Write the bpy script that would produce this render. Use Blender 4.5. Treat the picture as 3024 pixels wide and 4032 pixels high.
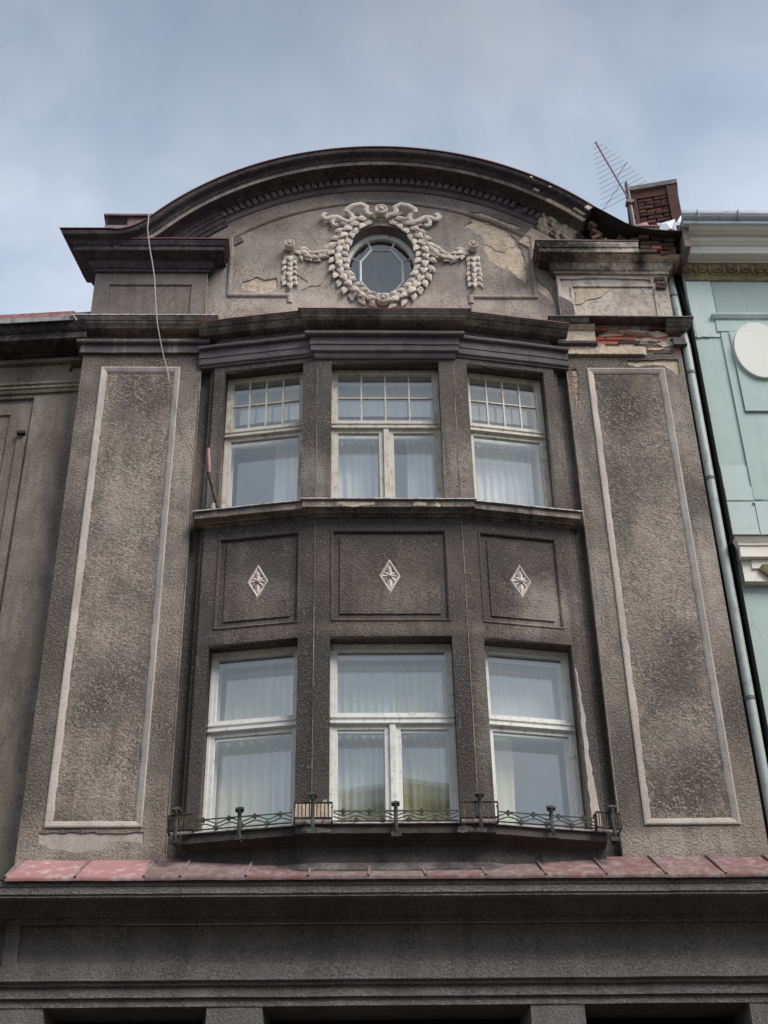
import bpy, bmesh, math, random
from mathutils import Matrix, Vector, noise as mnoise
sc = bpy.context.scene
for o in list(bpy.data.objects): bpy.data.objects.remove(o)
R = math.radians; PI = math.pi

# ------------------------------------------------------------------ camera
f_px, pitch, roll, yaw = 6200.0, R(37.18), R(-1.144), R(1.911)
F = Vector((math.sin(yaw)*math.cos(pitch), math.cos(yaw)*math.cos(pitch), math.sin(pitch)))
Rt = Vector((math.cos(yaw), -math.sin(yaw), 0)); Up = Rt.cross(F)
Rr = math.cos(roll)*Rt+math.sin(roll)*Up; Ur = -math.sin(roll)*Rt+math.cos(roll)*Up
cam = bpy.data.cameras.new('camera'); camo = bpy.data.objects.new('camera', cam); sc.collection.objects.link(camo)
cam.sensor_fit = 'HORIZONTAL'; cam.sensor_width = 36; cam.lens = f_px/3024*36; cam.clip_end = 2000
mw = Matrix((Rr, Ur, -F)).transposed().to_4x4(); mw.translation = Vector((-0.55, -15.2, 1.6)); camo.matrix_world = mw
sc.camera = camo; sc.render.resolution_x = 768; sc.render.resolution_y = 1024

# ------------------------------------------------------------------ sky, sun, exposure
SUN_EL, SUN_AZ = R(50), R(46)           # azimuth measured from -Y (towards the street) to the right
sun_dir = Vector((math.sin(SUN_AZ)*math.cos(SUN_EL), -math.cos(SUN_AZ)*math.cos(SUN_EL), math.sin(SUN_EL)))
w = bpy.data.worlds.new('World'); sc.world = w; w.use_nodes = True
nt = w.node_tree; N = nt.nodes; L = nt.links
for n in list(N): N.remove(n)
out = N.new('ShaderNodeOutputWorld'); bg = N.new('ShaderNodeBackground'); bg.inputs[1].default_value = 0.1
sky = N.new('ShaderNodeTexSky'); sky.sky_type = 'NISHITA'; sky.sun_disc = False
sky.sun_elevation = SUN_EL; sky.sun_rotation = math.atan2(sun_dir.x, sun_dir.y)
tc = N.new('ShaderNodeTexCoord')
mp = N.new('ShaderNodeMapping'); mp.inputs['Scale'].default_value = (1, 1, 1.6); mp.inputs['Location'].default_value = (3.1, .4, .2)
n1 = N.new('ShaderNodeTexNoise'); n1.inputs['Scale'].default_value = 3.2; n1.inputs['Detail'].default_value = 7; n1.inputs['Roughness'].default_value = .52
n1.inputs['Distortion'].default_value = .3
r1 = N.new('ShaderNodeValToRGB'); r1.color_ramp.elements[0].position = .30; r1.color_ramp.elements[1].position = .68
r1.color_ramp.elements[0].color = (.72, .72, .72, 1); r1.color_ramp.elements[1].color = (.97, .97, .97, 1)
n2 = N.new('ShaderNodeTexNoise'); n2.inputs['Scale'].default_value = 4.6; n2.inputs['Detail'].default_value = 9; n2.inputs['Roughness'].default_value = .58; n2.inputs['Distortion'].default_value = .5
r2 = N.new('ShaderNodeValToRGB'); r2.color_ramp.elements[0].position = .36; r2.color_ramp.elements[1].position = .64
r2.color_ramp.elements[0].color = (1.22, 1.45, 1.74, 1); r2.color_ramp.elements[1].color = (1.8, 1.95, 2.2, 1)
sep = N.new('ShaderNodeSeparateXYZ')                                 # overcast lightens evenly towards the horizon
mr = N.new('ShaderNodeMapRange'); mr.inputs[1].default_value = .68; mr.inputs[2].default_value = .88
mr.inputs[3].default_value = 1.6; mr.inputs[4].default_value = .70; mr.interpolation_type = 'SMOOTHSTEP'
mul = N.new('ShaderNodeVectorMath'); mul.operation = 'SCALE'
mx = N.new('ShaderNodeMix'); mx.data_type = 'RGBA'
L.new(tc.outputs['Generated'], mp.inputs[0]); L.new(mp.outputs[0], n1.inputs[0]); L.new(mp.outputs[0], n2.inputs[0])
L.new(n1.outputs[0], r1.inputs[0]); L.new(n2.outputs[0], r2.inputs[0])
L.new(tc.outputs['Generated'], sep.inputs[0]); L.new(sep.outputs[2], mr.inputs[0])
L.new(r2.outputs[0], mul.inputs[0]); L.new(mr.outputs[0], mul.inputs['Scale'])
L.new(r1.outputs[0], mx.inputs[0]); L.new(sky.outputs[0], mx.inputs[6]); L.new(mul.outputs[0], mx.inputs[7])
L.new(mx.outputs[2], bg.inputs[0]); L.new(bg.outputs[0], out.inputs[0])
sl = bpy.data.lights.new('sun', 'SUN'); sl.energy = 1.5; sl.angle = R(30); sl.color = (1, .97, .93)
so = bpy.data.objects.new('sun', sl); sc.collection.objects.link(so); so.location = sun_dir*60
so.rotation_euler = sun_dir.to_track_quat('Z', 'Y').to_euler()
sc.view_settings.view_transform = 'Standard'; sc.view_settings.look = 'None'
sc.view_settings.exposure = 1.40; sc.view_settings.gamma = 1; sc.view_settings.use_curve_mapping = False
sc.render.engine = 'CYCLES'; sc.cycles.max_bounces = 8; sc.cycles.transparent_max_bounces = 16; sc.cycles.diffuse_bounces = 3

# ------------------------------------------------------------------ node helpers
class NT:
    def __init__(s, name):
        s.m = bpy.data.materials.new(name); s.m.use_nodes = True
        s.t = s.m.node_tree; s.n = s.t.nodes; s.l = s.t.links
        s.b = s.n['Principled BSDF']; s.pos = s.n.new('ShaderNodeNewGeometry').outputs['Position']
    def lk(s, a, b): s.l.new(a, b)
    def scale(s, v):
        n = s.n.new('ShaderNodeVectorMath'); n.operation = 'MULTIPLY'; n.inputs[1].default_value = v
        s.lk(s.pos, n.inputs[0]); return n.outputs[0]
    def noise(s, sc_, det=4, ro=.6, vec=None, dist=0):
        n = s.n.new('ShaderNodeTexNoise'); n.inputs['Scale'].default_value = sc_; n.inputs['Detail'].default_value = det
        n.inputs['Roughness'].default_value = ro; n.inputs['Distortion'].default_value = dist
        s.lk(vec or s.pos, n.inputs['Vector']); return n.outputs[0]
    def ramp(s, v, a, b, lo=0., hi=1.):
        n = s.n.new('ShaderNodeMapRange'); n.inputs[1].default_value = a; n.inputs[2].default_value = b
        n.inputs[3].default_value = lo; n.inputs[4].default_value = hi; s.lk(v, n.inputs[0]); return n.outputs[0]
    def mix(s, fac, a, b):
        n = s.n.new('ShaderNodeMix'); n.data_type = 'RGBA'
        for v, i in ((fac, 0), (a, 6), (b, 7)):
            if isinstance(v, (int, float)): n.inputs[i].default_value = v
            elif isinstance(v, tuple): n.inputs[i].default_value = (*v, 1)
            else: s.lk(v, n.inputs[i])
        return n.outputs[2]
    def mul(s, a, b):
        n = s.n.new('ShaderNodeMath'); n.operation = 'MULTIPLY'
        for v, i in ((a, 0), (b, 1)):
            if isinstance(v, (int, float)): n.inputs[i].default_value = v
            else: s.lk(v, n.inputs[i])
        return n.outputs[0]
    def add(s, a, b):
        n = s.n.new('ShaderNodeMath'); n.operation = 'ADD'; s.lk(a, n.inputs[0])
        if isinstance(b, (int, float)): n.inputs[1].default_value = b
        else: s.lk(b, n.inputs[1])
        return n.outputs[0]
    def bump(s, h, dist, st=1.):
        n = s.n.new('ShaderNodeBump'); n.inputs['Strength'].default_value = st; n.inputs['Distance'].default_value = dist
        s.lk(h, n.inputs['Height']); s.lk(n.outputs[0], s.b.inputs['Normal'])
    def fin(s, col, rough=.9, spec=.2, metal=0.):
        if isinstance(col, tuple): s.b.inputs['Base Color'].default_value = (*col, 1)
        else: s.lk(col, s.b.inputs['Base Color'])
        s.b.inputs['Roughness'].default_value = rough; s.b.inputs['Specular IOR Level'].default_value = spec
        s.b.inputs['Metallic'].default_value = metal
        return s.m
def srgb(r, g, b):
    def c(v): v /= 255; return v/12.92 if v <= .04045 else ((v+.055)/1.055)**2.4
    return (c(r), c(g), c(b))
def plaster(name, light, dark, speck, sa=.6, soot=(.055, .050, .047), so_=.45, grain=34, bd=.012, st=1., off=0., stain=1.0, e=(.40, .62), streaks=0., blobs=()):
    wt = lambda c: (c[0], c[1]*.975, c[2]*1.0)
    light, dark, speck = wt(light), wt(dark), wt(speck)
    m = NT(name)
    p1 = m.scale((1.0+off, 1.0, .55)); p2 = m.scale((5.0, 5.0, .40+off*.1))
    big = m.noise(stain, 7, .62, p1, .4); streak = m.noise(1.6, 5, .62, p2); med = m.noise(5.5+off, 6, .68); mod = m.noise(1.7+off, 3, .55)
    g = m.noise(grain, 3, .62); fine = m.noise(grain*2.6, 2, .6)
    c = m.mix(m.ramp(big, *e), light, dark)
    if blobs:                                                # old stains, washed-out areas and dark bands under arch and ledges, each placed
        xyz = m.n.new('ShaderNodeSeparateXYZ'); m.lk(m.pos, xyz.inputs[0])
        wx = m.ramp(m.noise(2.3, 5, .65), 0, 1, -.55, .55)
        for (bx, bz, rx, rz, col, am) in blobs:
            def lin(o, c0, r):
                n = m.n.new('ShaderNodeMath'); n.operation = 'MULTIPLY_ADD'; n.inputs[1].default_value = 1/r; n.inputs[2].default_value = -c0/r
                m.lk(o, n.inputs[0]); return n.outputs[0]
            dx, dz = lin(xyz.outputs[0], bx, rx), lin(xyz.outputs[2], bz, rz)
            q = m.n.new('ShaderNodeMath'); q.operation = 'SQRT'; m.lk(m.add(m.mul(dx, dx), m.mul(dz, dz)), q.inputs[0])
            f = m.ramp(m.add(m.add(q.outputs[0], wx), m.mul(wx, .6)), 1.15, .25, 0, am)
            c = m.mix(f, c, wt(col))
    c = m.mix(m.mul(m.ramp(streak, .5, .68), .55), c, dark)
    c = m.mix(m.mul(m.ramp(med, .47, .72), so_), c, soot)
    vr = m.ramp(mod, .35, .65, .35, 1.25)
    c = m.mix(m.mul(m.mul(m.ramp(g, .50, .34), .55), vr), c, soot)
    c = m.mix(m.mul(m.mul(m.ramp(g, .53, .66), sa), vr), c, speck)
    c = m.mix(m.mul(m.ramp(fine, .52, .7), sa*.3), c, speck)
    if streaks:
        sx = m.noise(2.1, 3, .5, m.scale((1.6, 0, .02)))
        c = m.mix(m.mul(m.ramp(sx, .60, .70), streaks), c, (.42, .36, .28))
    m.bump(m.add(g, m.mul(fine, .35)), bd, st)
    return m.fin(c, .95, .1)
M = {}
# roughcast of pilasters and walls, mouldings blackened by soot, smooth bands ...
LT, DK = (.44, .385, .32), (.085, .076, .07)
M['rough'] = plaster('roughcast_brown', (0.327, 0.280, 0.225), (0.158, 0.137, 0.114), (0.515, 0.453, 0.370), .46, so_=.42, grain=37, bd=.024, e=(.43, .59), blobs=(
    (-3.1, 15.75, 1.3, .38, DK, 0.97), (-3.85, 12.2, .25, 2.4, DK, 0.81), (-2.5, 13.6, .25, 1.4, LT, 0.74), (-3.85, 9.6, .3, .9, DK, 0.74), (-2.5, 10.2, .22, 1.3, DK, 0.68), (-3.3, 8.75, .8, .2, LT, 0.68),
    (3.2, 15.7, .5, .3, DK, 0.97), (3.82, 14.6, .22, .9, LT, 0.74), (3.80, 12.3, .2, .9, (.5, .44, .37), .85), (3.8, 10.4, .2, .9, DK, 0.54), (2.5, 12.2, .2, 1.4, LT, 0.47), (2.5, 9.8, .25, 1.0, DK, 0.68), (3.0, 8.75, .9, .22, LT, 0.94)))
M['rough2'] = plaster('roughcast_field', (0.327, 0.280, 0.225), (0.168, 0.146, 0.121), (0.554, 0.486, 0.398), .5, so_=.40, grain=36, bd=.026, off=.3, e=(.43, .59), blobs=(
    (-3.15, 14.9, .5, .5, DK, 0.47), (-3.2, 13.2, .5, .7, LT, 0.68), (-3.1, 11.4, .35, .6, LT, 0.54), (-3.3, 10.6, .4, .6, DK, 0.68), (-3.1, 9.4, .5, .4, LT, 0.61),
    (3.1, 15.0, .6, .75, DK, 0.97), (3.2, 13.9, .5, .5, DK, 0.54), (3.3, 12.6, .4, .8, LT, 0.68), (3.45, 11.7, .14, .22, (.5, .45, .38), .9), (3.1, 11.0, .5, .6, DK, 0.54), (3.3, 10.2, .5, .35, LT, 0.54), (3.1, 9.4, .5, .5, DK, 0.74)))
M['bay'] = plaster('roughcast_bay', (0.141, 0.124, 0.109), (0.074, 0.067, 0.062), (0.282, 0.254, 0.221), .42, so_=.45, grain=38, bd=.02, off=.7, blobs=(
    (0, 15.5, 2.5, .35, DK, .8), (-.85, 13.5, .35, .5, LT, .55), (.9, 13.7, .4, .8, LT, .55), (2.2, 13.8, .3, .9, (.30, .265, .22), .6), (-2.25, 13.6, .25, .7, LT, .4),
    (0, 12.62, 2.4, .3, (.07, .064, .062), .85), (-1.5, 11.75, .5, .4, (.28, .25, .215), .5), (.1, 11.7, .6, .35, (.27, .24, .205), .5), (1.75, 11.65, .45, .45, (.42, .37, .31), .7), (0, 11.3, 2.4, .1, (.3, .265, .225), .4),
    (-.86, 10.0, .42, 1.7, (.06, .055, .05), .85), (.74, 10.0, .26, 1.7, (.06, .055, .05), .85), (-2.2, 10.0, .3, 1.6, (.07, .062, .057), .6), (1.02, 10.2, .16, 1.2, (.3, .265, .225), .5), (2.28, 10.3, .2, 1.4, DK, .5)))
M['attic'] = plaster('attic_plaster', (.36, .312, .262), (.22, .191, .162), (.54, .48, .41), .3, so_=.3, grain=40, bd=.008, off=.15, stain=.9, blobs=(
    (0, 18.9, 1.6, .38, (.13, .115, .10), .8), (-1.9, 18.4, .9, .45, (.13, .115, .10), .7), (1.9, 18.4, .8, .4, (.13, .115, .10), .7), (-.6, 16.75, 2.0, .45, (.56, .49, .41), .75), (1.6, 16.7, .8, .35, (.54, .475, .40), .7), (-1.7, 17.2, .5, .4, (.5, .435, .36), .5), (2.25, 16.9, .25, .5, (.12, .105, .095), .6), (-2.3, 17.3, .2, .7, (.16, .14, .12), .6)))  # dark bands follow the arch, paler towards the bottom
M['ped'] = plaster('pedestal_plaster', (0.231, 0.205, 0.178), (0.127, 0.113, 0.105), (0.330, 0.297, 0.259), .3, so_=.4, grain=40, bd=.008, off=.5)
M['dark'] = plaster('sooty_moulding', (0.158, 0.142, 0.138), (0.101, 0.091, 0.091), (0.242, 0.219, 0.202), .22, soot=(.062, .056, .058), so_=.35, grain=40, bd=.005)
M['darkst'] = plaster('streaked_sooty_moulding', (0.153, 0.138, 0.133), (0.098, 0.088, 0.088), (0.234, 0.212, 0.195), .22, soot=(.062, .056, .058), so_=.35, grain=40, bd=.005, streaks=.75)
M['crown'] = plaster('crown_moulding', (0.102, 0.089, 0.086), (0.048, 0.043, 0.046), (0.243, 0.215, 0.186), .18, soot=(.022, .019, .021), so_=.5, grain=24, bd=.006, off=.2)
M['mould'] = plaster('worn_moulding', (.33, .288, .237), (.115, .102, .092), (.42, .375, .32), .25, soot=(.04, .037, .037), so_=.55, grain=26, bd=.006, off=.4, stain=2.2)
M['mouldl'] = plaster('pale_fascia', (.40, .355, .30), (.17, .15, .13), (.5, .45, .39), .25, soot=(.06, .055, .05), so_=.4, grain=26, bd=.005, off=.4, stain=1.6)
M['band'] = plaster('lower_band_plaster', (0.219, 0.203, 0.186), (0.147, 0.139, 0.130), (0.403, 0.376, 0.341), .34, soot=(.075, .07, .066), so_=.3, grain=40, bd=.02, off=.9)
M['base'] = plaster('bay_foot_plaster', (0.112, 0.105, 0.099), (0.068, 0.063, 0.061), (0.180, 0.165, 0.150), .3, soot=(.025, .023, .023), so_=.4, grain=40, bd=.01, off=.9)
M['frame'] = plaster('pale_border', (0.533, 0.485, 0.422), (0.370, 0.333, 0.289), (0.577, 0.533, 0.474), .35, soot=(.24, .21, .18), so_=.25, grain=50, bd=.004, off=.25, stain=1.6)
M['ochre'] = plaster('exposed_render', (0.672, 0.543, 0.386), (0.482, 0.392, 0.286), (0.762, 0.650, 0.504), .3, soot=(.2, .165, .14), so_=.25, grain=18, bd=.010, off=.6, stain=2.6)
M['pedR'] = plaster('pale_flaking_plaster', (0.650, 0.560, 0.459), (0.448, 0.386, 0.319), (0.694, 0.605, 0.504), .25, soot=(.14, .122, .108), so_=.35, grain=16, bd=.006, off=.35, stain=3)
M['capR'] = plaster('blackened_cream_moulding', (.70, .61, .475), (.20, .175, .145), (.72, .63, .52), .15, soot=(.03, .027, .028), so_=.6, grain=20, bd=.008, off=.1, stain=3.0, e=(.48, .66), blobs=((2.3, 17.45, .62, .6, (.042, .037, .037), .97), (2.7, 17.5, .45, .12, (.042, .037, .037), .9), (3.55, 17.36, .12, .14, (.03, .027, .027), .9), (2.9, 17.25, .4, .04, (.04, .035, .035), .6)))
M['wing'] = plaster('wing_plaster', (0.316, 0.281, 0.227), (0.178, 0.156, 0.129), (0.380, 0.344, 0.285), .3, so_=.3, grain=44, bd=.008, off=.8, stain=1.2)
M['wingc'] = plaster('wing_cornice', (.085, .075, .07), (.038, .034, .035), (.28, .25, .21), .3, so_=.4, grain=14, bd=.008, off=.2, stain=3)
M['relief'] = plaster('relief_stucco', (0.636, 0.573, 0.488), (0.557, 0.491, 0.412), (0.636, 0.593, 0.522), .3, soot=(.36, .31, .26), so_=.25, grain=28, bd=.004, off=.3, stain=3)
M['relief2'] = plaster('diamond_stucco', (0.731, 0.673, 0.604), (0.514, 0.465, 0.415), (0.772, 0.722, 0.653), .4, soot=(.22, .19, .17), so_=.35, grain=30, bd=.006, off=.3, stain=5)
M['crownR'] = plaster('peeling_crown', (.66, .55, .41), (.05, .044, .042), (.68, .58, .46), .2, soot=(.03, .027, .027), so_=.5, grain=20, bd=.01, off=.5, stain=3.2, e=(.46, .54))
M['filletm'] = plaster('dirty_cement', (.16, .145, .135), (.07, .064, .06), (.24, .2, .185), .3, so_=.4, grain=22, bd=.012, off=.3, stain=3)
M['soot'] = plaster('near_black', (.06, .05, .046), (.03, .026, .025), (.12, .1, .09), .2, so_=.2, grain=16, bd=.01)  # near-black brown for the loft back and the right roof edge

def brickmat(name, cols, sootamt):
    m = NT(name); oi = m.n.new('ShaderNodeObjectInfo')
    cr = m.n.new('ShaderNodeValToRGB'); e = cr.color_ramp.elements
    e[0].color = (*cols[0], 1); e[1].color = (*cols[-1], 1)
    for i, cc in enumerate(cols[1:-1]): el = e.new((i+1)/(len(cols)-1)); el.color = (*cc, 1)
    m.lk(oi.outputs['Random'], cr.inputs[0])
    g = m.noise(22, 5, .7); s = m.noise(7, 5, .65)
    c = m.mix(m.mul(m.ramp(s, .48, .68), sootamt), cr.outputs[0], (.035, .028, .028))
    c = m.mix(m.mul(m.ramp(g, .56, .7), .35), c, (.42, .34, .27))
    m.bump(g, .01, .8); return m.fin(c, .93, .15)
M['brick'] = brickmat('exposed_brick', [(.62, .19, .125), (.52, .15, .10), (.46, .16, .12), (.60, .22, .15)], .25)
M['brickp'] = brickmat('plaster_smeared_brick', [(.42, .26, .19), (.46, .33, .25)], .3)
M['brickd'] = brickmat('sooty_brick', [(.12, .06, .05), (.07, .05, .05), (.17, .09, .07), (.09, .06, .055), (.30, .24, .20)], .55)
M['brickc'] = brickmat('chimney_brick', [(.32, .075, .04), (.10, .035, .03), (.045, .03, .032), (.22, .06, .038), (.13, .05, .04)], .85)
def paint(name, col, under, amt=.5, sc_=14, rough=.55, dirt=.35):
    m = NT(name)
    a = m.noise(sc_, 7, .7, m.scale((1, 1, .5))); b = m.noise(4, 5, .65); f = m.noise(60, 3, .6)
    c = m.mix(m.ramp(a, .58-.14*amt, .72-.10*amt), col, under)
    c = m.mix(m.mul(m.ramp(b, .5, .75), dirt), c, tuple(v*.45 for v in col))
    m.bump(m.add(a, m.mul(f, .2)), .003, .6); return m.fin(c, rough, .3)
M['wood_u'] = paint('weathered_frame_paint', (.57, .53, .455), (.34, .255, .175), .55, 16)
M['wood_l'] = paint('white_frame_paint', (.74, .735, .70), (.46, .41, .34), .38, 18)
M['white_in'] = paint('inner_white_paint', (.74, .77, .78), (.6, .6, .58), .1, 10, dirt=.1)
M['red'] = paint('red_sheet_metal', (.18, .088, .084), (.25, .195, .185), .95, 9, .8, .4)
M['redl'] = paint('pink_red_sheet_metal', (.33, .165, .16), (.46, .36, .35), .45, 7, .8, .15)
M['redd'] = paint('weathered_red_sheet', (.185, .112, .107), (.23, .20, .19), .85, 10, .8, .6)
M['rust'] = paint('rust_red_sheet', (.20, .075, .06), (.22, .22, .23), .7, 8, .8, .5)
M['reddark'] = paint('dark_red_edge', (.16, .045, .045), (.10, .07, .07), .5, 10, .6, .4)
M['iron'] = paint('verdigris_iron', (.038, .034, .030), (.10, .14, .118), .6, 13, .7, .4)
M['iron2'] = paint('rusty_iron', (.05, .04, .036), (.19, .12, .075), .7, 16, .75, .4)
M['ironv'] = paint('green_wavy_iron', (.135, .165, .135), (.06, .042, .035), .75, 16, .7, .3)
M['zinc'] = paint('zinc_sheet', (.33, .34, .34), (.19, .17, .16), .6, 12, .5, .5)
M['sillmetal'] = paint('sill_sheet', (.62, .58, .56), (.17, .10, .085), .75, 22, .55, .5)
M['darkcap'] = paint('dark_cap_sheet', (.10, .078, .078), (.20, .13, .125), .6, 10, .6, .4)
M['pipe'] = paint('grey_green_downpipe', (.38, .415, .385), (.22, .225, .205), .35, 9, .5, .3)
M['pipeband'] = paint('pipe_bracket', (.11, .11, .105), (.2, .2, .19), .4, 9, .6, .3)
M['gutter'] = paint('grey_gutter', (.52, .545, .55), (.25, .26, .27), .4, 6, .45, .3)
M['whitesheet'] = paint('white_torn_sheet', (.62, .66, .70), (.4, .4, .4), .2, 10, .45, .2)
M['brownmetal'] = paint('brown_steel', (.085, .036, .032), (.05, .028, .026), .5, 14, .85, .5)
M['antenna'] = paint('antenna_metal', (.12, .095, .095), (.22, .17, .15), .5, 30, .5, .3)
M['black'] = NT('black_void').fin((.012, .011, .011), .9, .1)
M['cable'] = NT('pale_cable').fin((.42, .40, .39), .6, .3)
M['pinkrod'] = paint('faded_red_rod', (.40, .22, .18), (.25, .13, .11), .5, 20, .6, .3)
M['slab'] = plaster('concrete_slab', (0.300, 0.280, 0.250), (0.170, 0.155, 0.140), (0.400, 0.370, 0.330), .3, grain=30, bd=.01)
def greenwall(name, a, b, amt):
    m = NT(name); big = m.noise(.9, 6, .6, m.scale((1, 1, .6))); med = m.noise(6, 5, .65); g = m.noise(70, 3, .6)
    streak = m.noise(2, 4, .6, m.scale((6, 6, .5)))
    v = m.n.new('ShaderNodeTexVoronoi'); v.feature = 'DISTANCE_TO_EDGE'; v.inputs['Scale'].default_value = 1.25
    d = m.n.new('ShaderNodeMixRGB'); d.inputs[0].default_value = .12; m.lk(m.pos, d.inputs[1])
    nn = m.n.new('ShaderNodeTexNoise'); nn.inputs['Scale'].default_value = 5; m.lk(m.pos, nn.inputs[0]); m.lk(nn.outputs[1], d.inputs[2]); m.lk(d.outputs[0], v.inputs['Vector'])
    crack = m.ramp(v.outputs['Distance'], .010, .002)
    c = m.mix(m.ramp(big, .35, .65), a, b)
    c = m.mix(m.mul(m.ramp(med, .55, .75), amt), c, tuple(x*.7 for x in a))
    c = m.mix(m.mul(m.ramp(streak, .55, .75), amt), c, tuple(x*.78 for x in b))
    c = m.mix(m.mul(m.mul(crack, m.ramp(m.noise(1.7), .5, .62)), .45), c, (.2, .25, .22))
    m.bump(g, .003, .5); return m.fin(c, .85, .2)
M['green'] = greenwall('mint_wall', (0.462, 0.547, 0.501), (0.399, 0.492, 0.451), .45)
M['greenl'] = greenwall('mint_quoin', (0.539, 0.615, 0.579), (0.493, 0.576, 0.535), .3)
M['greend'] = greenwall('mint_frieze', (0.363, 0.428, 0.392), (0.322, 0.384, 0.352), .4)
M['cream'] = greenwall('cream_cornice', (.86, .81, .70), (.80, .75, .64), .2)
M['creamd'] = greenwall('ivory_disc', (.78, .76, .70), (.74, .72, .66), .1)
M['eggs'] = plaster('old_yellow_stucco', (0.360, 0.300, 0.150), (0.220, 0.175, 0.110), (0.420, 0.350, 0.200), .3, so_=.5, grain=26, bd=.01, stain=5)
M['pav'] = plaster('asphalt', (.075, .073, .07), (.05, .049, .048), (.12, .118, .115), .3, grain=20, bd=.005)
M['oppwall'] = plaster('ochre_house_wall', (.78, .68, .44), (.70, .60, .40), (.8, .72, .5), .2, soot=(.4, .34, .22), so_=.2, grain=20, bd=.004)
M['opproof'] = plaster('grey_roof_tiles', (.62, .64, .60), (.52, .54, .52), (.66, .67, .64), .2, soot=(.35, .36, .35), so_=.2, grain=12, bd=.01)
M['room'] = NT('room_wall').fin((.66, .67, .66), .9, .1)

def glass(name, refl, rough=.015, tint=(.97, .98, .97), wav=.004):
    m = NT(name); m.n.remove(m.b)
    tr = m.n.new('ShaderNodeBsdfTransparent'); tr.inputs[0].default_value = (*tint, 1)
    gl = m.n.new('ShaderNodeBsdfGlossy'); gl.inputs['Roughness'].default_value = rough; gl.inputs[0].default_value = (.97, .97, .93, 1)
    b = m.n.new('ShaderNodeBump'); b.inputs['Strength'].default_value = .06; b.inputs['Distance'].default_value = wav
    m.lk(m.noise(3.0, 2, .5, m.scale((1, 1, .7))), b.inputs['Height']); m.lk(b.outputs[0], gl.inputs['Normal'])
    ms = m.n.new('ShaderNodeMixShader')
    df = m.n.new('ShaderNodeBsdfDiffuse'); df.inputs[0].default_value = (.5, .5, .48, 1)
    ms2 = m.n.new('ShaderNodeMixShader')
    m.lk(m.ramp(m.noise(9, 6, .7, m.scale((1, 1, .4))), .45, .8, .0, .07), ms2.inputs[0])       # dust on the pane
    ms.inputs[0].default_value = refl
    m.lk(tr.outputs[0], ms.inputs[1]); m.lk(gl.outputs[0], ms.inputs[2])
    m.lk(ms.outputs[0], ms2.inputs[1]); m.lk(df.outputs[0], ms2.inputs[2])
    m.lk(ms2.outputs[0], m.n['Material Output'].inputs[0]); return m.m
M['glass'] = glass('window_glass', .19)
M['glass_in'] = glass('inner_window_glass', .19)
M['glass_dark'] = glass('oculus_glass', .10, .12, (.35, .37, .4))
def cloth(name, col, trans):
    m = NT(name); m.n.remove(m.b)
    d = m.n.new('ShaderNodeBsdfDiffuse'); t = m.n.new('ShaderNodeBsdfTranslucent'); ms = m.n.new('ShaderNodeMixShader'); ms.inputs[0].default_value = trans
    c = m.mix(m.ramp(m.noise(3, 4, .6, m.scale((8, 8, .3))), .4, .65), col, tuple(v*.86 for v in col))
    m.lk(c, d.inputs[0]); m.lk(c, t.inputs[0]); m.lk(d.outputs[0], ms.inputs[1]); m.lk(t.outputs[0], ms.inputs[2])
    m.lk(ms.outputs[0], m.n['Material Output'].inputs[0]); return m.m
M['cur_w'] = cloth('white_curtain', (.93, .93, .92), .12)
M['cur_y'] = cloth('yellowish_curtain', (.88, .82, .56), .15)
M['cur_s'] = cloth('sheer_curtain', (.90, .89, .80), .15)

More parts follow.
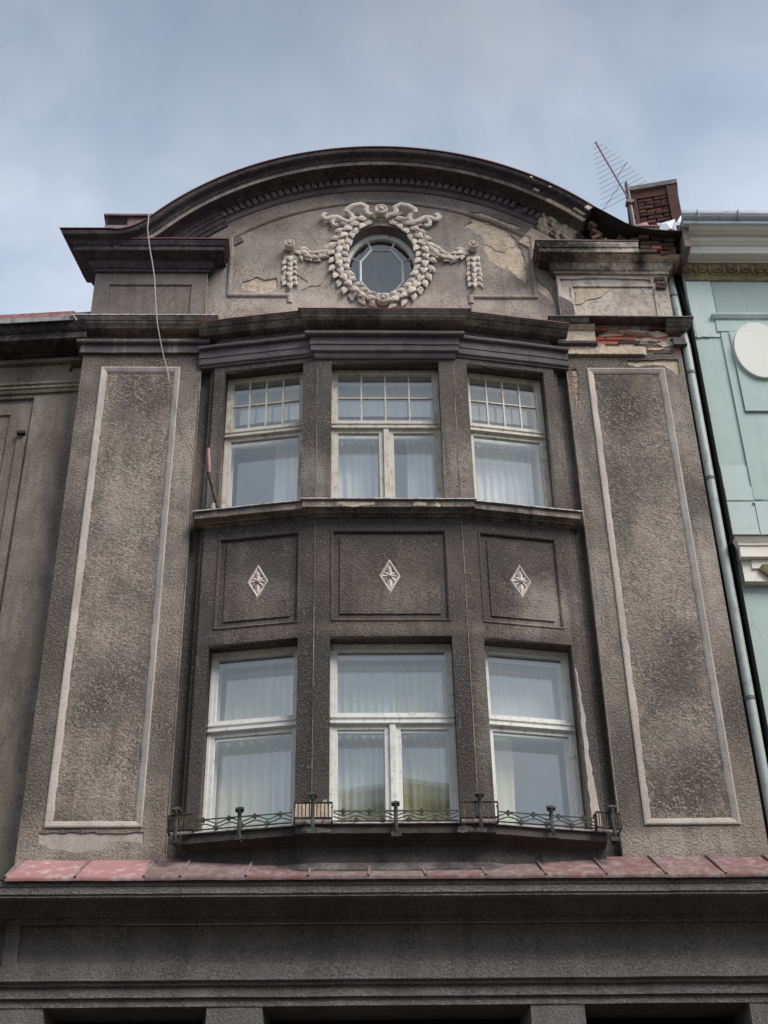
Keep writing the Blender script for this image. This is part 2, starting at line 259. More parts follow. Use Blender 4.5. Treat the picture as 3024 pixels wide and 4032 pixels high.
# ------------------------------------------------------------------ mesh helpers
COL = sc.collection
class MB:
    def __init__(s, X=None): s.v = []; s.f = []; s.X = X
    def _add(s, vs, fs):
        b = len(s.v)
        for p in vs: s.v.append(tuple(s.X @ Vector(p)) if s.X else tuple(p))
        s.f += [tuple(b+i for i in q) for q in fs]; return s
    def box(s, x0, x1, y0, y1, z0, z1):
        return s._add([(x, y, z) for z in (z0, z1) for y in (y0, y1) for x in (x0, x1)],
                      [(0, 2, 3, 1), (4, 5, 7, 6), (0, 1, 5, 4), (2, 6, 7, 3), (0, 4, 6, 2), (1, 3, 7, 5)])
    def grid(s, rows, close=False, caps=True):
        """rows: list of equal-length point rings/strips"""
        n = len(rows[0]); vs = [p for r in rows for p in r]; fs = []
        for i in range(len(rows)-1):
            for j in range(n if close else n-1):
                a, b = i*n+j, i*n+(j+1) % n; fs.append((a, b, b+n, a+n))
        if close and caps: fs += [tuple(range(n))[::-1], tuple((len(rows)-1)*n+k for k in range(n))]
        return s._add(vs, fs)
    def tube(s, pts, r, n=6, flat=1., r2=None):
        rows = []; P = [Vector(p) for p in pts]; side = None
        for i, p in enumerate(P):
            t = (P[min(i+1, len(P)-1)]-P[max(i-1, 0)]).normalized()
            a = Vector((0, 1, 0)) if abs(t.y) < .9 else Vector((1, 0, 0))
            u = t.cross(a).normalized(); v = t.cross(u).normalized()
            rr = r if r2 is None else r+(r2-r)*i/(len(P)-1)
            rows.append([p+u*rr*math.cos(2*PI*k/n)+v*rr*flat*math.sin(2*PI*k/n) for k in range(n)])
        return s.grid(rows, True)
    def lathe(s, c, prof, n=20, ax='y'):
        """prof: (radius, along) ; axis along -y"""
        rows = []
        for r, h in prof: rows.append([(c[0]+r*math.cos(2*PI*k/n), c[1]-h, c[2]+r*math.sin(2*PI*k/n)) for k in range(n)])
        return s.grid(rows, True)
    def sweep(s, path, prof, caps=True):
        """plan sweep: path [(x,y)], prof [(o,z)], o outwards (to the right-hand side, -y for +x travel)"""
        P0 = [Vector(p) for p in path]; P = []; rows = []
        for i in range(len(P0)-1):
            k = max(1, min(110, int((P0[i+1]-P0[i]).length/.10)))
            P += [P0[i]+(P0[i+1]-P0[i])*q/k for q in range(k)]
        P.append(P0[-1])
        for i, p in enumerate(P):
            ns = []
            if i > 0: d = (P[i]-P[i-1]).normalized(); ns.append(Vector((d.y, -d.x)))
            if i < len(P)-1: d = (P[i+1]-P[i]).normalized(); ns.append(Vector((d.y, -d.x)))
            m = ns[0] if len(ns) == 1 else (ns[0]+ns[1])/(1+ns[0].dot(ns[1]))
            row = []
            for o, z in prof:                                    # hand-run mouldings are never dead straight
                a = .006*mnoise.noise((p.x*1.9, p.y*1.9, z*5))+.005*mnoise.noise((p.x*7, p.y*7, z*9+3))
                b = .0035*mnoise.noise((p.x*1.7+9, p.y*1.7, z*2))
                oo = o+(a if o > 0 else 0)
                row.append((p.x+m.x*oo, p.y+m.y*oo, z+(b if o > 0 else 0)))
            rows.append(row)
        return s.grid(rows, True, caps)
    def arch(s, path, prof, caps=True):
        """path [(x,z,nx,nz)] with inward normal, prof [(d,y)]"""
        return s.grid([[(x+nx*d, y, z+nz*d) for d, y in prof] for x, z, nx, nz in path], True, caps)
    def build(s, name, mat, parent=None, smooth=False):
        me = bpy.data.meshes.new(name); me.from_pydata(s.v, [], s.f); me.update()
        return obj(name, me, mat, parent, smooth)
def fixn(me):
    bm = bmesh.new(); bm.from_mesh(me); bmesh.ops.recalc_face_normals(bm, faces=bm.faces); bm.to_mesh(me); bm.free()
def obj(name, me, mat, parent=None, smooth=False):
    fixn(me)
    if mat is not None: me.materials.clear(); me.materials.append(M[mat] if isinstance(mat, str) else mat)
    if smooth:
        for p in me.polygons: p.use_smooth = True
        try: me.set_sharp_from_angle(angle=R(50))
        except Exception: pass
    o = bpy.data.objects.new(name, me); COL.objects.link(o)
    if parent: o.parent = parent
    return o
def place(name, me, mtx, parent, mat=None):
    o = bpy.data.objects.new(name, me); COL.objects.link(o); o.parent = parent; o.matrix_local = mtx; return o
def thing(name, label, cat, loc=(0, 0, 0), group=None):
    o = bpy.data.objects.new(name, None); COL.objects.link(o); o.location = loc
    o['label'] = label; o['category'] = cat
    if group: o['group'] = group
    return o
def tag(o, label, cat, group=None):
    o['label'] = label; o['category'] = cat
    if group: o['group'] = group
    return o
def slab(name, outline, holes, y0, th, mat, parent, X=None):
    """flat plate in x-z with real holes, front face at y0, thickness th"""
    cu = bpy.data.curves.new('tmp', 'CURVE'); cu.dimensions = '2D'; cu.fill_mode = 'BOTH'; cu.extrude = th/2
    for pts in [outline]+list(holes):
        sp = cu.splines.new('POLY'); sp.points.add(len(pts)-1); sp.use_cyclic_u = True
        for q, p in zip(sp.points, pts): q.co = (p[0], p[1], 0, 1)
    t = bpy.data.objects.new('tmp', cu); COL.objects.link(t)
    dg = bpy.context.evaluated_depsgraph_get(); me = bpy.data.meshes.new_from_object(t.evaluated_get(dg))
    bpy.data.objects.remove(t); bpy.data.curves.remove(cu); me.name = name
    for v in me.vertices:
        p = Vector((v.co.x, y0+th/2+v.co.z, v.co.y)); v.co = X @ p if X else p
    bm = bmesh.new(); bm.from_mesh(me); bmesh.ops.remove_doubles(bm, verts=bm.verts, dist=1e-5); bm.to_mesh(me); bm.free()
    return obj(name, me, mat, parent)
def rect(x0, x1, z0, z1): return [(x0, z0), (x1, z0), (x1, z1), (x0, z1)]
def ragged(pts, amp, seed, step=.04):
    out = []; n = len(pts)
    for i in range(n):
        a, b = Vector(pts[i]), Vector(pts[(i+1) % n]); k = max(1, int((b-a).length/step))
        for j in range(k):
            p = a+(b-a)*j/k
            out.append((p.x+amp*mnoise.noise((p.x*9+seed, p.y*9, seed))*1.6+amp*.6*mnoise.noise((p.x*31, p.y*31+seed, 3.)),
                        p.y+amp*mnoise.noise((p.x*9, p.y*9+seed, 7.7+seed))*1.6+amp*.6*mnoise.noise((p.x*31+seed, p.y*31, 9.))))
    return out
def ellipse(cx, cz, a, b, n=48): return [(cx+a*math.cos(2*PI*k/n), cz+b*math.sin(2*PI*k/n)) for k in range(n)]
rnd = random.Random(7)

# ------------------------------------------------------------------ setting: ground
def struct(o): o['kind'] = 'structure'; return o
struct(MB().box(-300, 300, -300, 300, -.3, 0).build('ground', 'pav'))
struct(MB().box(-60, 60, -4.2, .6, 0.004, .12).build('pavement', 'pav'))

# ------------------------------------------------------------------ the town house
house = thing('town_house', 'soot-stained grey brown plaster house with arched gable, bay windows and leaf wreath', 'house')
YC, TA = -.26, .165; AL = math.atan(TA); CB = .87; FO = 2.19; K = math.sqrt(1+TA*TA)
XC = Matrix.Translation((0, YC, 0))
XR = Matrix.Translation((CB, YC, 0)) @ Matrix.Rotation(AL, 4, 'Z')
XL = Matrix.Translation((-CB, YC, 0)) @ Matrix.Rotation(-AL, 4, 'Z')
def fy(x): return YC+TA*(abs(x)-CB)
def lx(x): return (abs(x)-CB)*K*(1 if x > 0 else -1)

# --- pilasters with recessed fields and pale borders
def pilaster(sx, name_mat):
    xa, xb = (2.378, 3.925)
    fo = (2.65, 3.665); z0, z1 = 8.985, 15.485; bw = .078
    def mir(pts): return [(sx*x, z) for x, z in pts]
    hole = mir(rect(fo[0], fo[1], z0, z1)); holes = [hole]
    outl = mir(rect(xa, xb, 8.2, 15.95))
    if sx < 0:
        rep = ragged([(-3.72, 8.93), (-2.62, 8.93), (-2.62, 8.80), (-2.95, 8.83), (-3.02, 8.74), (-3.25, 8.70), (-3.4, 8.72), (-3.62, 8.76), (-3.70, 8.80)], .014, 3)
        holes.append(rep)
    else:
        holes.append(ragged([(2.44, 15.46), (2.50, 15.5), (2.53, 15.36), (2.51, 15.2), (2.49, 14.95), (2.45, 14.82), (2.43, 15.1)], .012, 5))
        holes.append(ragged([(3.18, 15.64), (3.86, 15.66), (3.87, 15.36), (3.78, 15.44), (3.66, 15.55), (3.48, 15.56), (3.3, 15.52), (3.2, 15.56)], .014, 9))
    p = slab('pilaster', outl, holes, 0, .03, name_mat, house)
    MB().box(*sorted((sx*xa+sx*.004, sx*xb-sx*.004)), .024, .5, 8.2, 15.96).build('core', 'ochre', p)
    # chamfered pale border
    inner = rect(fo[0]+bw, fo[1]-bw, z0+bw, z1-bw); outer = rect(fo[0]-.004, fo[1]+.004, z0-.004, z1+.004)
    rows = []; pairs = []
    oo, ii = outer+outer[:1], inner+inner[:1]
    for q in range(4):
        k = max(4, int((Vector(oo[q+1])-Vector(oo[q])).length/.07))
        for t in range(k):
            u = t/k; jt = 0 if t == 0 else 1
            a = Vector(oo[q])*(1-u)+Vector(oo[q+1])*u; b = Vector(ii[q])*(1-u)+Vector(ii[q+1])*u
            dn = Vector((.011*mnoise.noise((a.x*5, a.y*5, sx))+.008*mnoise.noise((a.x*19, a.y*19, sx)),)*2)*jt
            pairs.append(((a.x, a.y), (b.x+dn.x*(q % 2), b.y+dn.y*(1-q % 2))))
    pairs.append(pairs[0])
    for (ox, oz), (ix, iz) in pairs:
        tx, tz = ix-ox, iz-oz
        def at(t, y): return (sx*(ox+tx*t), y, oz+tz*t)
        rows.append([at(0, .02), at(0, -.014), at(.2, -.018), at(.75, -.002), at(1, .010), at(1, .034)])
    b = MB().grid(rows); b.build('border', 'frame', p)
    fi = slab('field', [(sx*x, z) for x, z in rect(fo[0]+bw-.02, fo[1]-bw+.02, z0+bw-.02, z1-bw+.02)], [], .016, .02, 'rough2', p)
    return p
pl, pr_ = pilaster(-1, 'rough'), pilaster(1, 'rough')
# repaired smooth plaster at the foot of the left pilaster
slab('plaster_repair', rect(-3.78, -2.56, 8.64, 8.97), [], .012, .01, 'frame', pl)
# the lintel-side fragment and the loose render behind the holes of the right one
for k in range(6):
    MB().box(2.455, 2.53, .012, .05, 14.86+k*.1, 14.945+k*.1).build('brick', 'brickp', pr_)
# recessed strips between pilasters and bay
for sx in (-1, 1):
    MB().box(*sorted((sx*2.17, sx*2.385)), .10, .4, 8.2, 16.0).build('recess_wall', 'bay', house)
    MB().box(*sorted((sx*2.165, sx*2.245)), fy(2.19)+.055, .12, 8.2, 16.0).build('jamb_strip', 'bay', house)
# small rods of worn plaster patch beside lower right window
slab('worn_patch', ragged([(1.23, 8.82), (1.335, 8.82), (1.33, 9.1), (1.30, 9.5), (1.275, 9.9), (1.265, 10.4), (1.235, 10.85), (1.222, 10.9)], .012, 11, .06), [], -.004, .008, 'frame', house, XR)

# --- bay walls: three faces with real openings
WC, FX0, FX1 = .685, .18, 1.205
ZU0, ZU1, ZL0, ZL1 = 12.98, 15.368, 8.80, 11.19
def diamond(cx, cz, a=.127, b=.245): return [(cx-a, cz), (cx, cz-b), (cx+a, cz), (cx, cz+b)]
def bayface(X, xa, xb, wa, wb, pa, pb, cx, sgn):
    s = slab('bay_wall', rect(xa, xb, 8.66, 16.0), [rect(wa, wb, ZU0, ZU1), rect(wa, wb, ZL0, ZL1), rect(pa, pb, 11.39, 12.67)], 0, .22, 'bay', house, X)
    slab('bay_base', rect(xa, xb, 8.2, 8.658), [], 0, .22, 'base', s, X)
    slab('panel_field', rect(pa-.02, pb+.02, 11.37, 12.69), [diamond(cx, 12.01)], .022, .06, 'bay', s, X)
    # roll moulding round the panel
    rows = []
    for px, pz, nx, nz in ((pa, 11.39, 1, 1), (pb, 11.39, -1, 1), (pb, 12.67, -1, -1), (pa, 12.67, 1, -1), (pa, 11.39, 1, 1)):
        rows.append([(px+nx*t, y, pz+nz*t) for t, y in ((-.004, .02), (-.004, -.004), (.008, -.012), (.024, -.004), (.032, .012), (.034, .03))])
    MB(X).grid(rows).build('roll_moulding', 'bay', s)
    i = .105
    slab('raised_field', rect(pa+i, pb-i, 11.39+i, 12.67-i), [diamond(cx, 12.01)], .006, .02, 'bay', s, X)
    MB(X).box(cx-.16, cx+.16, .045, .055, 11.74, 12.28).build('recess_back', 'relief2', s)
    # diamond flower: rim, petals, boss
    d = MB(X); a, b = .127, .245
    dm = diamond(cx, 12.01, a, b); di = diamond(cx, 12.01, a*.72, b*.72)
    rows = []
    for (ox, oz), (ix, iz) in zip(dm+dm[:1], di+di[:1]):
        rows.append([(ox, .06, oz), (ox, .008, oz), ((ox+ix)/2, -.004, (oz+iz)/2), (ix, .012, iz), (ix, .06, iz)])
    d.grid(rows); fl = d.build('diamond_flower', 'relief2', s)
    for k in range(8):
        ang = PI/2*(k//2)+(PI/4 if k % 2 else 0); ln = (.20 if k in (0, 4) else .12) if k % 2 == 0 else .105
        if k in (2, 6): pass
        ca, sa = math.sin(ang), math.cos(ang)
        m = MB(X); rr = []
        for t, wd, h in ((0, .026, -.02), (.3, .064, -.036), (.65, .070, -.028), (.9, .040, -.012), (1, .008, .0)):
            px, pz = cx+ca*ln*t, 12.01+sa*ln*t
            rr.append([(px+sa*wd*.5*q, .03+h+abs(q)*.022, pz-ca*wd*.5*q) for q in (-1, -.5, 0, .5, 1)]+[(px, .07, pz)])
        m.grid(rr, True); m.build('petal', 'relief2', fl, True)
    m = MB(X); m.lathe((cx, .012, 12.01), ((.028, -.02), (.028, .02), (.018, .036), (.004, .04)), 10); m.build('boss', 'relief2', fl, True)
    return s
bc = bayface(XC, -CB, CB, -WC, WC, -.682, .682, 0, 0)
br = bayface(XR, 0, lx(FO), FX0, FX1, lx(1.055), lx(2.0), lx(1.53), 1)
bl = bayface(XL, lx(-FO), 0, -FX1, -FX0, lx(-2.015), lx(-1.045), lx(-1.53), -1)
for sx in (-1, 1):   # returns of the bay to the recess
    MB().box(*sorted((sx*(FO-.03), sx*(FO+.012))), fy(FO)+.01, .11, 8.2, 16.0).build('bay_return', 'bay', house)
# floors close the storeys
plan = [(-2.3, .4), (-2.18, -.02), (-CB, YC+.05), (CB, YC+.05), (2.18, -.02), (2.3, .4)]
for z in (8.3, 12.1, 15.6):
    m = MB(); m._add([(x, y, z+dz) for dz in (0, .2) for x, y in plan], [tuple(range(6)), tuple(range(6, 12))]+[(i, (i+1) % 6, 6+(i+1) % 6, 6+i) for i in range(6)])
    m.build('floor_slab', 'room', house)
for z0, z1 in ((8.5, 12.1), (12.3, 15.6)):
    m = MB(); m.box(-2.4, 2.4, 3.4, 3.5, z0, z1); m.box(-2.5, -2.4, .3, 3.5, z0, z1); m.box(2.4, 2.5, .3, 3.5, z0, z1)
    m.box(-2.4, 2.4, .38, 3.4, z0-.1, z0-.02); m.box(-2.4, 2.4, .38, 3.4, z1+.02, z1+.1); m.build('room', 'room', house)

# --- windows
def window(X, x0, x1, z0, z1, zt, mu, cols, two, mat, name='window'):
    """zt: top of transom; mu: muntin rows in the top light"""
    m = MB(X)
    jw = .03
    m.box(x0, x0+jw, .17, .30, z0, z1); m.box(x1-jw, x1, .17, .30, z0, z1); m.box(x0+jw, x1-jw, .172, .30, z1-.028, z1); m.box(x0+jw, x1-jw, .172, .30, z0, z0+.04)
    # moulded transom
    pr = ((.30, 0), (.165, 0), (.15, -.008), (.15, -.026), (.163, -.032), (.163, -.074), (.142, -.084), (.142, -.098), (.172, -.108), (.30, -.108))
    m.grid([[(xx, y, zt+dz) for y, dz in pr] for xx in (x0+.002, x1-.002)], True)
    xm = (x0+x1)/2
    if two:
        pr = ((-.038, .30), (-.038, .17), (-.030, .152), (.030, .152), (.038, .17), (.038, .30))
        m.grid([[(xm+dx, y, zz) for dx, y in pr] for zz in (z0+.04, zt-.108)], True)
    wd = m.build(name, mat, house)
    lin = MB(X)
    lin.box(x0-.03, x0, .225, .50, z0, z1); lin.box(x1, x1+.03, .225, .50, z0, z1); lin.box(x0, x1, .225, .5, z1, z1+.03); lin.box(x0, x1, .302, .5, z0-.03, z0+.02)
    lin.build('lining', 'white_in', wd)
    def sash(xa, xb, za, zb, bw, bars=0, rows_=1, y0=.18, mt=mat, pane='glass', nm='sash', bwb=None):
        s = MB(X); bb = bwb or bw
        s.box(xa, xa+bw, y0, y0+.05, za, zb); s.box(xb-bw, xb, y0, y0+.05, za, zb)
        s.box(xa+bw, xb-bw, y0+.001, y0+.05, zb-bw, zb); s.box(xa+bw, xb-bw, y0+.001, y0+.05, za, za+bb)
        for q in (0, 1):                                            # inner bead
            s.box(*((xa+bw, xa+bw+.008) if q == 0 else (xb-bw-.008, xb-bw)), y0+.018, y0+.04, za+bb, zb-bw)
        ga, gb, gc, gd = xa+bw, xb-bw, za+bb, zb-bw
        xs = [ga+(gb-ga)*k/(bars+1) for k in range(bars+2)]; zs = [gc+(gd-gc)*k/rows_ for k in range(rows_+1)]
        for xv in xs[1:-1]: s.box(xv-.010, xv+.010, y0+.008, y0+.042, gc, gd)
        for zv in zs[1:-1]: s.box(ga, gb, y0+.010, y0+.040, zv-.009, zv+.009)
        so_ = s.build(nm, mt, wd)
        for i in range(len(xs)-1):
            for j in range(len(zs)-1):
                e = .002
                q = MB(X); q._add([(xs[i]+e, y0+.026, zs[j]+e), (xs[i+1]-e, y0+.026, zs[j]+e), (xs[i+1]-e, y0+.026, zs[j+1]-e), (xs[i]+e, y0+.026, zs[j+1]-e)], [(0, 1, 2, 3)])
                t = rnd.uniform(-.0012, .0012); u = rnd.uniform(-.001, .001)
                vv = [Vector(p) for p in q.v]; ny = (X.to_3x3() @ Vector((0, 1, 0)))
                q.v = [tuple(p+ny*(t*(1 if k in (1, 2) else -1)+u*(1 if k > 1 else -1))*1.0) for k, p in enumerate(vv)]
                q.build('pane', pane, wd)
        return so_
    sash(x0+jw, x1-jw, zt+.004, z1-.028, .045, cols-1, mu)
    if two:
        sash(x0+jw, xm-.038, z0+.04, zt-.108, .05, bwb=.08); sash(xm+.038, x1-jw, z0+.04, zt-.108, .05, bwb=.08)
    else: sash(x0+jw, x1-jw, z0+.04, zt-.108, .05, bwb=.08)
    # inner windows behind
    k = dict(y0=.37, mt='white_in', pane='glass_in', nm='inner_sash')
    sash(x0+.002, x1-.002, zt-.03, z1-.002, .06, **k)
    if two: sash(x0+.002, xm-.001, z0+.02, zt-.035, .065, **k); sash(xm+.001, x1-.002, z0+.02, zt-.035, .065, **k)
    else: sash(x0+.002, x1-.002, z0+.02, zt-.035, .065, **k)
    return wd
wUC = window(XC, -WC, WC, ZU0, ZU1, 14.475, 2, 4, True, 'wood_u')
wUR = window(XR, FX0, FX1, ZU0, ZU1, 14.475, 2, 4, False, 'wood_u')
wUL = window(XL, -FX1, -FX0, ZU0, ZU1, 14.475, 2, 4, False, 'wood_u')
wLC = window(XC, -WC, WC, ZL0, ZL1, 10.255, 1, 1, True, 'wood_l')
wLR = window(XR, FX0, FX1, ZL0, ZL1, 10.255, 1, 1, False, 'wood_l')
wLL = window(XL, -FX1, -FX0, ZL0, ZL1, 10.255, 1, 1, False, 'wood_l')
h = MB(XL); h.tube([(-FX0-.02, .17, 13.55), (-FX0-.06, .12, 13.55), (-FX0-.06, .12, 13.95), (-FX0-.02, .17, 13.97)], .009, 6); h.build('handle', 'wood_l', wUL)

# --- bay entablature, centre and sides
prof_c = [(-.15, 16.10), (.24, 16.065), (.24, 16.05), (.22, 16.035), (.21, 16.02), (.195, 16.012), (.195, 16.0), (.185, 15.985), (.165, 15.97), (.15, 15.957), (.135, 15.955), (.135, 15.772),
          (.150, 15.766), (.160, 15.745), (.155, 15.718), (.135, 15.708), (.093, 15.706), (.093, 15.585), (.08, 15.582), (.08, 15.492), (.062, 15.478), (.045, 15.470), (.045, 15.435), (.03, 15.40), (.0, 15.392), (-.15, 15.392)]
prof_f = [(-.15, 16.10), (.225, 16.07), (.225, 16.055), (.20, 16.035), (.185, 16.02), (.155, 16.012), (.155, 16.0), (.140, 15.985), (.115, 15.968), (.10, 15.955), (.085, 15.953), (.085, 15.772),
          (.10, 15.766), (.11, 15.745), (.105, 15.718), (.085, 15.708), (.058, 15.706), (.058, 15.585), (.048, 15.582), (.048, 15.492), (.036, 15.478), (.022, 15.470), (.022, 15.45), (0, 15.445), (-.15, 15.445)]
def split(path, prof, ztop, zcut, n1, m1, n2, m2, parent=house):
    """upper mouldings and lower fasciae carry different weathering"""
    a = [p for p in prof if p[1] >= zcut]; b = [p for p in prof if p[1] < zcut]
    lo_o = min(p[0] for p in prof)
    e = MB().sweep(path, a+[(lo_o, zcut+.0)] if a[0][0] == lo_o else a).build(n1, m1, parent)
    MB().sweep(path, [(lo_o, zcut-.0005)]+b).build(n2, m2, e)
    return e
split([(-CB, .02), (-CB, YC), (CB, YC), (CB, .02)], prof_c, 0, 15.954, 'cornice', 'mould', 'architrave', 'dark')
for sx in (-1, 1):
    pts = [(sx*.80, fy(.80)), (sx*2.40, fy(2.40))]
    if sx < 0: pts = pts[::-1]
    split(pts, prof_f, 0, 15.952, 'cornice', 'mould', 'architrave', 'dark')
# thin roof sheets lying on these cornices
capm = [(-.25, 16.112), (.252, 16.078), (.252, 16.066), (-.25, 16.096)]
MB().sweep([(-CB, .02), (-CB, YC), (CB, YC), (CB, .02)], capm).build('cap_sheet', 'reddark', house)
for sx in (-1, 1):
    pts = [(sx*.80, fy(.80)), (sx*2.40, fy(2.40))]
    if sx < 0: pts = pts[::-1]
    MB().sweep(pts, [(-.25, 16.109), (.236, 16.082), (.236, 16.070), (-.25, 16.095)]).build('cap_sheet', 'reddark', house)
# --- pilaster capitals
prof_p = [(-.3, 16.29), (.18, 16.245), (.18, 16.228), (.165, 16.205), (.155, 16.188), (.14, 16.182), (.14, 16.163), (.125, 16.15), (.10, 16.13), (.085, 16.11), (.07, 16.105), (.07, 15.918),
          (.085, 15.912), (.095, 15.89), (.09, 15.862), (.07, 15.85), (.042, 15.848), (.042, 15.715), (-.3, 15.712)]
PX0, PX1 = 2.378, 3.925
split([(-PX1, .5), (-PX1, 0), (-PX0, 0), (-PX0, .1)], prof_p, 0, 16.104, 'capital', 'mould', 'capital_band', 'darkst')
MB().sweep([(-PX1, .5), (-PX1, 0), (-PX0, 0), (-PX0, .1)], [(-.3, 16.31), (.195, 16.262), (.195, 16.248), (-.3, 16.292)]).build('cap_sheet', 'sillmetal', house)
# right capital: broken in the middle, brick shows
ta = [p for p in prof_p]
MB().sweep([(2.378, .1), (2.378, 0), (2.72, 0)], [p for p in prof_p if p[1] > 16.17]+[(-.3, 16.17)]).build('capital', 'mould', house)
MB().sweep([(2.378, .1), (2.378, 0), (2.80, 0)], [(-.3, 16.169)]+[p for p in prof_p if 15.915 <= p[1] < 16.17]+[(-.3, 15.914)]).build('capital_band', 'ochre', house)
MB().sweep([(2.378, .1), (2.378, 0), (2.815, 0)], [(-.3, 15.913)]+[p for p in prof_p if 15.848 < p[1] < 15.915]+[(-.3, 15.849)]).build('capital_roll', 'dark', house)
MB().sweep([(2.378, .1), (2.378, 0), (3.40, 0), (3.44, .02)], [(-.3, 15.847), (.042, 15.847), (.042, 15.715), (-.3, 15.712)]).build('capital_band', 'ochre', house)
MB().sweep([(3.76, 0), (3.925, 0), (3.925, .5)], [p for p in prof_p if p[1] > 16.0]+[(-.3, 16.0)]).build('capital', 'mould', house)
MB().sweep([(3.83, 0), (3.925, 0), (3.925, .5)], [(-.3, 15.999), (.06, 15.999), (.06, 15.90), (.075, 15.89), (.075, 15.86), (-.3, 15.85)]).build('capital_band', 'dark', house)
MB().sweep([(2.378, .1), (2.378, 0), (3.925, 0), (3.925, .5)], [(-.3, 16.31), (.20, 16.262), (.20, 16.246), (-.3, 16.292)]).build('cap_sheet', 'darkcap', house)
MB().box(2.70, 3.91, .018, .3, 15.70, 16.27).build('brick_backing', 'pedR', house)
def brickmesh(l, hgt, d, seed):
    r = random.Random(seed); bm = bmesh.new(); bmesh.ops.create_cube(bm, size=1)
    for v in bm.verts: v.co = Vector((v.co.x*l, v.co.y*d, v.co.z*hgt))
    bmesh.ops.bevel(bm, geom=bm.edges[:], offset=.007, segments=1, affect='EDGES')
    for v in bm.verts: v.co += Vector((r.uniform(-.004, .004), r.uniform(-.006, .006), r.uniform(-.003, .003)))
    me = bpy.data.meshes.new('brick'); bm.to_mesh(me); bm.free(); return me
BR = {}
def brick(x, y, z, l, mat, parent, rz=0, ry=0, rx=0, hgt=.068, d=.12):
    k = (round(l, 2), mat, rnd.randint(0, 3), round(hgt, 3))
    if k not in BR:
        BR[k] = brickmesh(l, hgt, d, len(BR)); BR[k].materials.append(M[mat])
    return place('brick', BR[k], Matrix.Translation((x, y, z)) @ Matrix.Rotation(rz, 4, 'Z') @ Matrix.Rotation(ry, 4, 'Y') @ Matrix.Rotation(rx, 4, 'X'), parent)
courses = [(16.20, 2.72, 3.80, -.02, .015), (16.115, 2.80, 3.86, .0, .0), (16.03, 2.80, 3.80, -.005, .03), (15.945, 2.82, 3.84, -.01, .06), (15.865, 3.44, 3.92, .0, .02), (15.785, 3.42, 3.92, .0, .0)]
for i, (z, xa, xb, y, jit) in enumerate(courses):
    x = xa
    while x < xb-.06:
        l = rnd.choice((.14, .14, .28, .13)); l = min(l, xb-x)
        if not (i == 0 and 2.93 < x < 3.05):
            old = x > 3.36 or rnd.random() < .12
            brick(x+l/2, y+.06+rnd.uniform(-.01, .012), z, l-.014, 'brickd' if old and rnd.random() < .75 else 'brick', house, rnd.uniform(-.02, .02))
        x += l

for i, (cx, cz, rx, rz) in enumerate(((3.02, 16.075, .16, .022), (3.36, 16.15, .2, .03), (3.52, 15.99, .16, .03), (3.66, 16.10, .12, .06), (2.86, 15.90, .07, .03), (3.22, 15.905, .14, .02), (3.6, 15.83, .12, .025), (3.74, 15.93, .1, .05), (3.48, 16.21, .14, .03))):
    pts = [(cx+rx*math.cos(a)*(1+.25*math.sin(2*a+i)), cz+rz*math.sin(a)) for a in [2*PI*k/12 for k in range(12)]]
    slab('mortar_smear', ragged(pts, .016, 200+i, .02), [], -.012, .05, 'pedR' if i % 3 else 'ochre', house)

# --- sills of the bay
def sill(z, o, parent, mlow, seed, drop, endx):
    prof = [(-.1, z), (o-.03, z-.005), (o-.03, z-.095), (o-.055, z-.098), (o-.10, z-.105), (o-.11, z-.13), (.03, z-drop+.02), (.018, z-drop), (-.1, z-drop)]
    ps = [(-.1, z+.055), (o, z+.014), (o, z+.001), (-.1, z+.042)]
    res = []
    lp = [(-endx, fy(endx)), (-.86, fy(.86))]; rp = [(.86, fy(.86)), (endx, fy(endx))]
    cp = [(-CB, -.02), (-CB, YC), (CB, YC), (CB, -.02)]
    for pth, e in ((cp, .0), ([(-endx, .08)]+lp, -.012), (rp+[(endx, .08)], -.012)):
        pp = [(q[0]+(e if q[0] > 0 else 0), q[1]) for q in prof]; s2 = [(q[0]+(e if q[0] > 0 else 0), q[1]) for q in ps]
        a = MB().sweep(pth, pp).build('sill', mlow, parent); MB().sweep(pth, s2).build('sill_sheet', 'sillmetal', a); res.append(a)
    return res
sill(13.0, .18, house, 'mould', 1, .15, 2.17)
sill(8.80, .185, house, 'base', 2, .16, 2.06)

